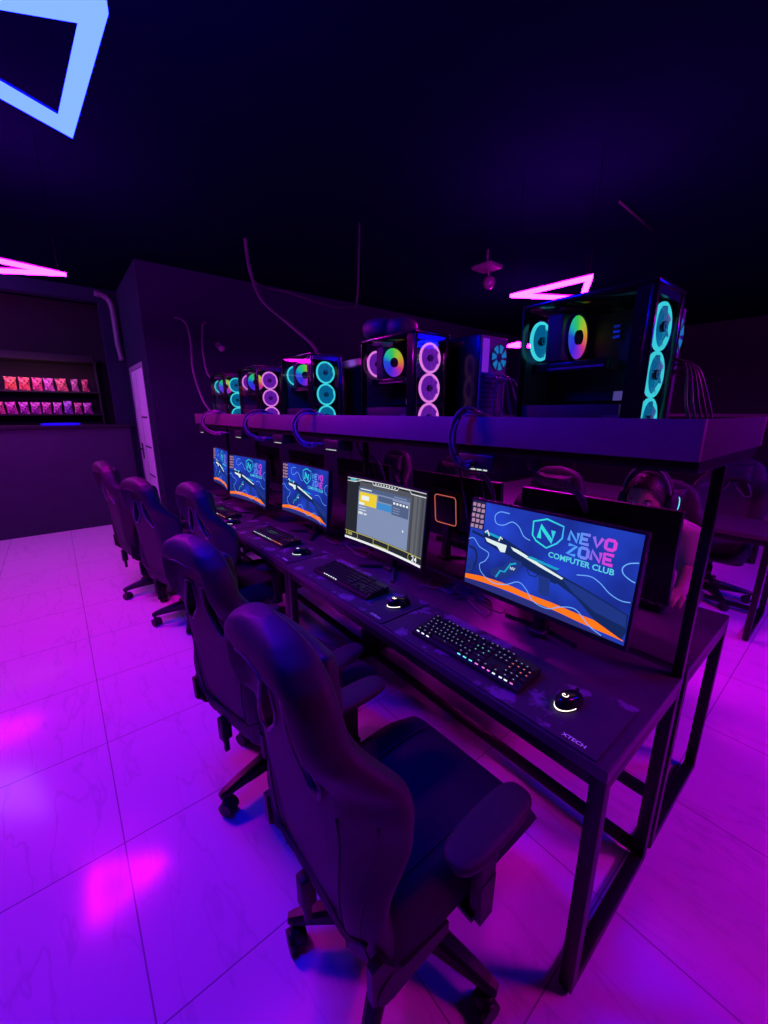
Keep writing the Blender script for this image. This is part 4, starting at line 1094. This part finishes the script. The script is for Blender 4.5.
# ------------------------------------------------------------------ neon triangles
def neon(name, A, B, C_, z, mname, w, label, group, drop=True):
    P = [Vector((*p, z)) for p in (A, B, C_)]; cen = sum(P, Vector()) / 3
    t = empty(name, tuple(cen)); b = MB(); f = MB()
    for i in range(3):
        p, q = P[i] - cen, P[(i + 1) % 3] - cen; d = (q - p).normalized(); n = Vector((-d.y, d.x, 0))
        if n.dot(-(p + q)) < 0: n = -n
        def off(pt, prv, nxt, dist):
            d1 = (pt - prv).normalized(); d2 = (nxt - pt).normalized(); n1 = Vector((-d1.y, d1.x, 0)); n2 = Vector((-d2.y, d2.x, 0))
            if n1.dot(-(pt + prv)) < 0: n1 = -n1
            if n2.dot(-(pt + nxt)) < 0: n2 = -n2
            m = (n1 + n2).normalized(); return pt + m * (dist / max(.25, m.dot(n1)))
        Z = [Vector(v) - cen for v in P]
        pi, qi = off(Z[i], Z[i - 1], Z[(i + 1) % 3], w), off(Z[(i + 1) % 3], Z[i], Z[(i + 2) % 3], w)
        h = Vector((0, 0, w * .5))
        b.raw([p - h, q - h, qi - h, pi - h, p + h * .2, q + h * .2, qi + h * .2, pi + h * .2], [[0, 1, 2, 3], [4, 5, 6, 7], [0, 4, 5, 1], [3, 2, 6, 7], [0, 3, 7, 4], [1, 5, 6, 2]], mname)
        g = (pi - p) * .35; g2 = (qi - q) * .35; f.raw([p + g + h * .25, q + g2 + h * .25, qi - g2 + h * .25, pi - g + h * .25, p + g + h, q + g2 + h, qi - g2 + h, pi - g + h], [[4, 5, 6, 7], [0, 4, 5, 1], [3, 7, 6, 2], [0, 1, 2, 3], [0, 4, 7, 3], [1, 5, 6, 2]], 'plastic')
    b.build('light_tube', t); f.build('housing', t)
    for p in P:
        cb = MB(); q = (p - cen) * .9; cb.cyl(q + Vector((0, 0, w * .5)), q + Vector((0, 0, CEIL - z)), .0012, 'wire', n=6); cb.build('suspension_wire', t)
    return tag(t, label, 'neon light', group)
ZN = 2.35
neon('neon_triangle', (.220, 1.171), (.179, 1.702), (-.32, 1.45), ZN, 'neon_blue', .036, 'glowing blue neon triangle hanging from the ceiling at top left', 'hanging neon triangles')
neon('neon_triangle', (.205, 3.31), (-.36, 3.17), (-.33, 3.62), ZN, 'neon_pink_hot', .030, 'pink neon triangle hanging at the left, tip pointing right', 'hanging neon triangles')
neon('neon_triangle', (2.71, 1.30), (2.69, 1.87), (3.20, 1.58), ZN, 'neon_pink', .034, 'pink neon triangle hanging above the nearest tower', 'hanging neon triangles')
neon('neon_triangle', (-.66, 6.2), (-1.16, 5.95), (-1.14, 6.4), ZN, 'neon_pink_dim', .045, 'unseen pink neon triangle added in front of the reception counter', 'hanging neon triangles')  # out of view, added for the pink streak and light on the floor
neon('neon_triangle', (4.50, 2.97), (4.60, 3.22), (4.95, 3.0), ZN, 'neon_pink', .04, 'far pink neon triangle, only its corner visible beside the backward tower', 'hanging neon triangles')
neon('neon_triangle', (2.1, -1.1), (2.1, -1.6), (2.7, -1.3), ZN, 'neon_pink', .036, 'unseen pink neon triangle added above the aisle beside the desk end', 'hanging neon triangles')  # out of view, added to throw magenta on the floor
neon('neon_triangle', (3.55, -1.0), (3.55, -1.5), (4.1, -1.25), ZN, 'neon_blue', .036, 'unseen blue neon triangle added above the aisle right of the desks', 'hanging neon triangles')  # out of view, added for the blue share of the floor light

# ------------------------------------------------------------------ things on the ceiling
t = empty('ceiling_speaker', (3.50, 2.72, CEIL)); tag(t, 'pale ceiling plate with a round device hanging under it', 'ceiling device')
b = MB(); b.box((-.10, -.11, -.17), (.10, .11, -.14), 'cable', .004); b.cyl((0, 0, -.13), (0, 0, 0), .012, 'cable'); b.build('plate', t)
b = MB(); b.cyl((0, 0, -.16), (.02, -.02, -.24), .008, 'cable'); b.ellipsoid((.02, -.02, -.29), (.06, .06, .06), 'cable'); b.build('round_device', t)
def cable(pts, r, label, m='hose'):
    b = MB(); b.tube(spline(pts, 10), r, m, 8); return tag(b.build('ceiling_cable'), label, 'cable', 'cables hanging from the ceiling')
cable([(1.215, 5.14, 2.54), (1.28, 5.10, 2.52), (1.319, 5.06, 2.45), (1.295, 4.9, 2.238), (1.235, 4.7, 1.964), (1.247, 4.5, 1.655), (1.291, 4.24, SHZ + .012)], .010, 'long thin cable drooping from the far wall to the shelf end')
cable([(1.546, 5.14, 2.53), (1.50, 5.10, 2.50), (1.467, 5.05, 2.384), (1.383, 4.8, 2.164), (1.331, 4.5, 1.896), (1.33, 3.96, 1.86)], .010, 'short curved cable right of the long one at the shelf end')
cable([(1.60, 3.95, CEIL), (1.606, 3.9, 2.785), (1.614, 3.7, 2.5), (1.671, 3.3, 2.242), (1.70, 2.95, 2.02), (1.66, 2.90, 1.86)], .014, 'thick dark cable sloping from the ceiling to the third tower', 'cable')
cable([(1.61, 3.95, CEIL), (1.63, 3.9, 2.706), (1.891, 3.7, 2.602), (2.132, 3.4, 2.474), (2.214, 3.2, 2.441), (2.221, 3.1, 2.49), (2.22, 3.05, CEIL)], .009, 'dark cable sagging along the ceiling towards the middle towers', 'board')
b = MB(); b.cyl((0, 0, -.01), (0, .10, .03), .012, 'hose'); b.cyl((0, .09, .03), (0, .0995, .03), .03, 'hose'); b.ellipsoid((0, -.02, -.02), (.035, .06, .035), 'jamb', T=None); o = b.build('security_camera'); o.location = (1.62, 4.7, 2.28)
tag(o, 'small pale security camera on the far wall above the towers', 'camera')
o.location = (1.66, 5.05, 2.27)
b = MB(); b.tube([(3.474, 1.534, CEIL - .02), (4.2, 1.55, CEIL - .02)], .008, 'cable_dark', 6); tag(b.build('ceiling_rail'), 'thin pale rail on the ceiling above the pink triangle', 'rail')

# ------------------------------------------------------------------ person with headset
def person():
    t = empty('person', (2.28, .645, 0)); t.rotation_euler.z = 0
    tag(t, 'person in a pinkish T-shirt sitting behind the nearest monitor with hand on keyboard', 'person')
    # local frame = world axes, x=0 at the pelvis; the person faces -X, his left is -Y
    V = [(0, 0, .56), (.0, 0, .67), (-.01, 0, .80), (-.035, 0, .92), (-.075, 0, .995), (-.115, 0, 1.065),     # 0-5 spine, neck
         (-.04, -.12, .975), (-.07, -.190, .965), (-.165, -.215, .845), (-.29, -.238, .832), (-.365, -.240, .818),   # 6-10 left arm
         (-.04, .10, .955), (-.07, .175, .925), (-.16, .23, .835), (-.30, .235, .805), (-.375, .235, .790),         # 11-15 right arm
         (-.03, -.09, .54), (-.25, -.12, .545), (-.42, -.13, .52), (-.44, -.13, .28), (-.45, -.13, .09), (-.54, -.14, .045),   # 16-21 left leg
         (-.03, .09, .54), (-.25, .12, .545), (-.42, .13, .52), (-.44, .13, .28), (-.45, .13, .09), (-.54, .14, .045)]
    E_ = [(0, 1), (1, 2), (2, 3), (3, 4), (4, 5), (3, 6), (6, 7), (7, 8), (8, 9), (9, 10), (3, 11), (11, 12), (12, 13), (13, 14), (14, 15),
          (0, 16), (16, 17), (17, 18), (18, 19), (19, 20), (20, 21), (0, 22), (22, 23), (23, 24), (24, 25), (25, 26), (26, 27)]
    Rd = [(.11, .15), (.10, .135), (.105, .145), (.095, .13), (.055, .06), (.05, .055), (.06, .06), (.050, .050), (.040, .040), (.036, .036), (.025, .026),
          (.06, .06), (.050, .050), (.040, .040), (.036, .036), (.025, .026), (.09, .09), (.078, .078), (.058, .058), (.052, .052), (.038, .038), (.035, .03),
          (.09, .09), (.078, .078), (.058, .058), (.052, .052), (.038, .038), (.035, .03)]
    def fuse(o, vox, rounds=6):
        md = o.modifiers.new('r', 'REMESH'); md.mode = 'VOXEL'; md.voxel_size = vox; md.use_smooth_shade = True
        m3 = o.modifiers.new('k', 'SMOOTH'); m3.factor = .5; m3.iterations = rounds
        dg = bpy.context.evaluated_depsgraph_get(); dg.update(); old = o.data
        m2 = bpy.data.meshes.new_from_object(o.evaluated_get(dg)); o.modifiers.clear(); o.data = m2; bpy.data.meshes.remove(old)
        for p in o.data.polygons: p.use_smooth = True
    def skin(name, V, E_, Rd, vox=0.):
        """tapered limb volumes along the bones, closed and overlapping; fused later into one surface"""
        out = bmesh.new()
        for i, j in E_:
            bm = bmesh.new()
            for k in (i, j):
                r = Rd[k]
                res = bmesh.ops.create_uvsphere(bm, u_segments=16, v_segments=10, radius=1)['verts']
                for v in res: v.co = Vector((v.co.x * r[0], v.co.y * r[1], v.co.z * r[0])) + Vector(V[k])
            h = bmesh.ops.convex_hull(bm, input=bm.verts[:])
            bmesh.ops.delete(bm, geom=[g_ for g_ in set(h['geom_interior']) | set(h['geom_unused']) if isinstance(g_, bmesh.types.BMVert)], context='VERTS')
            fs_ = set(g_ for g_ in h['geom'] if isinstance(g_, bmesh.types.BMFace)); bmesh.ops.delete(bm, geom=[f for f in bm.faces if f not in fs_], context='FACES_ONLY')
            bmesh.ops.recalc_face_normals(bm, faces=bm.faces); t_ = bpy.data.meshes.new('t'); bm.to_mesh(t_); bm.free(); out.from_mesh(t_); bpy.data.meshes.remove(t_)
        me = bpy.data.meshes.new(name); out.to_mesh(me); out.free(); o = bpy.data.objects.new(name, me); COL.objects.link(o)
        if vox: fuse(o, vox)
        return o
    bits = [skin('body', V, E_, Rd)]
    # hands
    def hand(w, sgn):
        w = Vector(w); Vh = [w, w + Vector((-.03, 0, -.004)), w + Vector((-.062, 0, -.010))]; Eh = [(0, 1), (1, 2)]; Rh = [(.022, .022), (.018, .030), (.015, .032)]
        o = [skin('palm', Vh, Eh, Rh)]
        for k, (dy, ln) in enumerate(((-.027, .062), (-.009, .074), (.009, .078), (.027, .070))):
            dy *= -sgn; b0 = w + Vector((-.055, dy, -.008))
            o.append(skin('finger', [b0, b0 + Vector((-.32 * ln, dy * .12, .006)), b0 + Vector((-.68 * ln, dy * .2, -.004)), b0 + Vector((-.92 * ln, dy * .22, -.020))], [(0, 1), (1, 2), (2, 3)], [(.010, .010), (.0088, .0088), (.0078, .0078), (.0062, .0062)]))
        b0 = w + Vector((-.015, sgn * .022, -.006))
        o.append(skin('thumb', [b0, b0 + Vector((-.026, sgn * .020, -.006)), b0 + Vector((-.052, sgn * .030, -.014))], [(0, 1), (1, 2)], [(.012, .012), (.0098, .0098), (.0078, .0078)]))
        return o
    bits += hand(V[10], 1); bits += hand(V[15], -1)
    # head: shaped from a fine sphere; local head frame, face towards -X
    HC = Vector((-.155, 0, 1.140)); HT = Matrix.Translation(HC) @ Matrix.Rotation(R(-12), 4, 'Y')
    bm = bmesh.new(); bmesh.ops.create_uvsphere(bm, u_segments=48, v_segments=36, radius=1)
    for v in bm.verts:
        x, y, z = v.co; f = max(0, -x)
        r_ = Vector((x * .098, y * .076, z * .118))
        if z < 0: r_.y *= 1 - .30 * (-z) ** 1.3; r_.x *= 1 - (.10 if x < 0 else .32) * (-z) ** 1.2
        if x > 0 and z > -.3: r_.x *= 1.06
        g = lambda cy, cz, sy, sz: math.exp(-((y - cy) / sy) ** 2 - ((z - cz) / sz) ** 2) * (1 if x < 0 else 0)
        r_.x -= .026 * g(0, -.22, .13, .16) + .010 * g(0, -.02, .10, .2)          # nose
        r_.x += .012 * (g(.40, .03, .22, .12) + g(-.40, .03, .22, .12))            # eye sockets
        r_.x -= .006 * (g(.38, .20, .3, .08) + g(-.38, .20, .3, .08))              # brow
        r_.x -= .006 * g(0, -.50, .26, .08) - .004 * g(0, -.50, .3, .025)          # lips
        r_.x -= .008 * g(0, -.84, .3, .16)                                         # chin
        v.co = HT @ r_
    for sgn in (-1, 1):
        res = bmesh.ops.create_uvsphere(bm, u_segments=14, v_segments=10, radius=1)['verts']
        for v in res: v.co = HT @ Vector((.012 + v.co.x * .020, sgn * (.072 + v.co.y * .012), -.012 + v.co.z * .032))
    me = bpy.data.meshes.new('head'); bm.to_mesh(me); bm.free(); ho = bpy.data.objects.new('head', me); COL.objects.link(ho); bits.append(ho)
    # fuse into one continuous surface
    jb = bmesh.new()
    for o in bits:
        jb.from_mesh(o.data); d_ = o.data; bpy.data.objects.remove(o); bpy.data.meshes.remove(d_)
    bmesh.ops.recalc_face_normals(jb, faces=jb.faces); me = bpy.data.meshes.new('body'); jb.to_mesh(me); jb.free(); o = bpy.data.objects.new('body', me); COL.objects.link(o)
    fuse(o, .0045, 2)
    bm = bmesh.new(); bm.from_mesh(o.data); seen = set(); isl = []
    for v in bm.verts:
        if v in seen: continue
        st = [v]; seen.add(v); grp = []
        while st:
            q = st.pop(); grp.append(q)
            for ed in q.link_edges:
                w_ = ed.other_vert(q)
                if w_ not in seen: seen.add(w_); st.append(w_)
        isl.append(grp)
    isl.sort(key=len)
    bmesh.ops.delete(bm, geom=[v for g_ in isl[:-1] for v in g_], context='VERTS'); bm.to_mesh(o.data); bm.free()
    o.data.materials.clear(); o.data.materials.append(M['skin'])
    for p in o.data.polygons: p.use_smooth = True
    o.parent = t
    # clothing
    keep = list(range(0, 4)) + [6, 7, 11, 12]; Vs = [V[i] for i in keep] + [tuple(Vector(V[7]).lerp(Vector(V[8]), .82)), tuple(Vector(V[12]).lerp(Vector(V[13]), .82))]
    Es = [(0, 1), (1, 2), (2, 3), (3, 4), (4, 5), (5, 8), (3, 6), (6, 7), (7, 9)]; Rs = [(.125, .165), (.118, .152), (.120, .160), (.108, .142), (.072, .072), (.063, .063), (.072, .072), (.063, .063), (.060, .060), (.060, .060)]
    sh = skin('t_shirt', Vs, Es, Rs, .008); sh.data.materials.clear(); sh.data.materials.append(M['shirt']); sh.parent = t
    for p in sh.data.polygons: p.use_smooth = True
    keep = [0, 16, 17, 18, 19, 20, 22, 23, 24, 25, 26]; Vs = [V[i] for i in keep]
    tr = skin('trousers', Vs, [(0, 1), (1, 2), (2, 3), (3, 4), (4, 5), (0, 6), (6, 7), (7, 8), (8, 9), (9, 10)], [(.14, .17), (.10, .10), (.09, .09), (.07, .07), (.064, .064), (.055, .055), (.10, .10), (.09, .09), (.07, .07), (.064, .064), (.055, .055)], .01)
    tr.data.materials.clear(); tr.data.materials.append(M['trousers']); tr.parent = t
    for p in tr.data.polygons: p.use_smooth = True
    for sgn in (-1, 1):
        b = MB(); b.ellipsoid((-.515, sgn * .135, .045), (.13, .048, .045), 'plastic', p=2.6); b.build('shoe', t)
    # hair cap
    b = MB(); nu, nv = 40, 20; vs = []; fs = []
    for j in range(nv + 1):
        for i in range(nu):
            ph = 2 * PI * i / nu; x, y = math.cos(ph), math.sin(ph)
            lim = .36 if x < -.55 else (-.62 if x > .1 else -.15 - .0 * y)
            lim = lerp_tab([(-1, .60), (-.75, .52), (-.5, .16), (-.2, -.10), (.1, -.45), (1, -.72)], x)
            z = 1 - (1 - lim) * (j / nv); rr = math.sqrt(max(0, 1 - z * z))
            p = Vector((x * rr * .109 * (1.05 if x > 0 else 1), y * rr * .086, z * .130)) + Vector((random.uniform(-.002, .002) if j else 0, 0, random.uniform(-.002, .002) if j else 0))
            vs.append(HT @ p)
    fs = [[j * nu + i, j * nu + (i + 1) % nu, (j + 1) * nu + (i + 1) % nu, (j + 1) * nu + i] for j in range(nv) for i in range(nu)]
    b.raw(vs, fs, 'hair', True); b.build('hair', t)
    for sgn in (-1, 1):
        c = HT @ Vector((-.080, sgn * .030, .004)); b = MB(); b.ellipsoid(c, (.012, .013, .0075), 'eye', nu=16, nv=10); b.ellipsoid(c + Vector((-.009, 0, -.001)), (.004, .005, .005), 'iris', nu=12, nv=8); b.build('eye', t)
        b = MB(); b.tube([HT @ Vector((-.0905 + .010 * abs(q), sgn * (.030 + .020 * q), .026 - .004 * q * q)) for q in (-1, -.5, 0, .5, 1)], .004, 'hair', 6); b.build('eyebrow', t)
    b = MB(); b.ellipsoid(HT @ Vector((-.096, 0, -.060)), (.008, .024, .007), 'lips', nu=16, nv=8); b.build('lips', t)
    # headset
    h = empty('headset', tuple(Vector((2.28, .645, 0)) + HC)); tag(h, 'gaming headset with lit ear cups worn by the player', 'headset')
    HT2 = Matrix.Rotation(R(-12), 4, 'Y')
    b = MB(); b.tube([HT2 @ Vector((.012, .098 * math.cos(a), .012 + .142 * math.sin(a))) for a in [PI * k / 24 for k in range(25)]], .010, 'pad', 10); b.build('headband', h)
    b = MB(); b.tube([HT2 @ Vector((-.012, .100 * math.cos(a), .012 + .152 * math.sin(a))) for a in [PI * .05 + PI * .9 * k / 24 for k in range(25)]], .0045, 'jamb', 8); b.build('upper_band', h)  # pale finish stands in for neon light falling on the band
    for sgn in (-1, 1):
        b = MB(); c = HT2 @ Vector((.012, sgn * .098, -.015)); b.ellipsoid(c, (.045, .024, .052), 'pad', p=2.6); cup = b.build('ear_cup', h)
        b = MB(); b.ring(c + Vector((0, sgn * .020, 0)), (0, 1, 0), .034, .0035, 'led_cyan', 28, 6, a0=PI * .6, a1=PI * 1.3) ; b.build('cup_light', cup)
    b = MB(); c = HT2 @ Vector((.012, -.10, -.04)); b.tube(spline([c, c + Vector((-.06, -.005, -.05)), c + Vector((-.115, .035, -.055))], 6), .0035, 'plastic', 6); b.build('microphone', h)
person()

# ------------------------------------------------------------------ lamps that help the fixtures
def area(name, loc, rot, size, col, power, sy=None):
    l = bpy.data.lights.new(name, 'AREA'); l.energy = power; l.color = col; l.size = size
    if sy: l.shape = 'RECTANGLE'; l.size_y = sy
    o = bpy.data.objects.new(name, l); o.location = loc; o.rotation_euler = rot; COL.objects.link(o); return o
def point(name, loc, col, power, r=.05):
    l = bpy.data.lights.new(name, 'POINT'); l.energy = power; l.color = col; l.shadow_soft_size = r
    o = bpy.data.objects.new(name, l); o.location = loc; COL.objects.link(o); return o
BL, PK = (.10, .0, 1.), (1., .0, .70)
area('added_kiosk_fill', (-.05, 6.93, 2.02), (R(66), 0, 0), .9, (1., .36, .50), 1.7, .05)  # area light added to brighten the snack bags, no visible fixture
area('added_reception_fill', (-1.0, 5.75, 2.9), (R(8), R(-38), 0), .9, (.38, .13, 1.), 34)  # unseen area light added to brighten the door and far floor
point('monitor_glow', (1.20, 1.47, ZT + .12), (.05, .03, 1.), .5, .03)

w = bpy.data.worlds.new('World'); SC.world = w; w.use_nodes = True
w.node_tree.nodes['Background'].inputs[0].default_value = (.10, .01, .25, 1); w.node_tree.nodes['Background'].inputs[1].default_value = .02

# ------------------------------------------------------------------ camera
cam = bpy.data.cameras.new('Camera'); co = bpy.data.objects.new('Camera', cam); COL.objects.link(co)
co.location = (0, 0, 1.535)
yaw = math.atan(334 / math.hypot(398, 100)); pitch = math.atan(100 / 398)
co.rotation_euler = (PI / 2 - pitch, 0, -yaw)
cam.sensor_fit = 'HORIZONTAL'; cam.sensor_width = 36; cam.lens = 36 * 398 / 768; cam.clip_start = .02
SC.camera = co
SC.view_settings.view_transform = 'Standard'; SC.view_settings.look = 'None'; SC.view_settings.exposure = 0
SC.cycles.use_denoising = True
SC.cycles.max_bounces = 8; SC.cycles.transparent_max_bounces = 16
SC.cycles.sample_clamp_indirect = 4
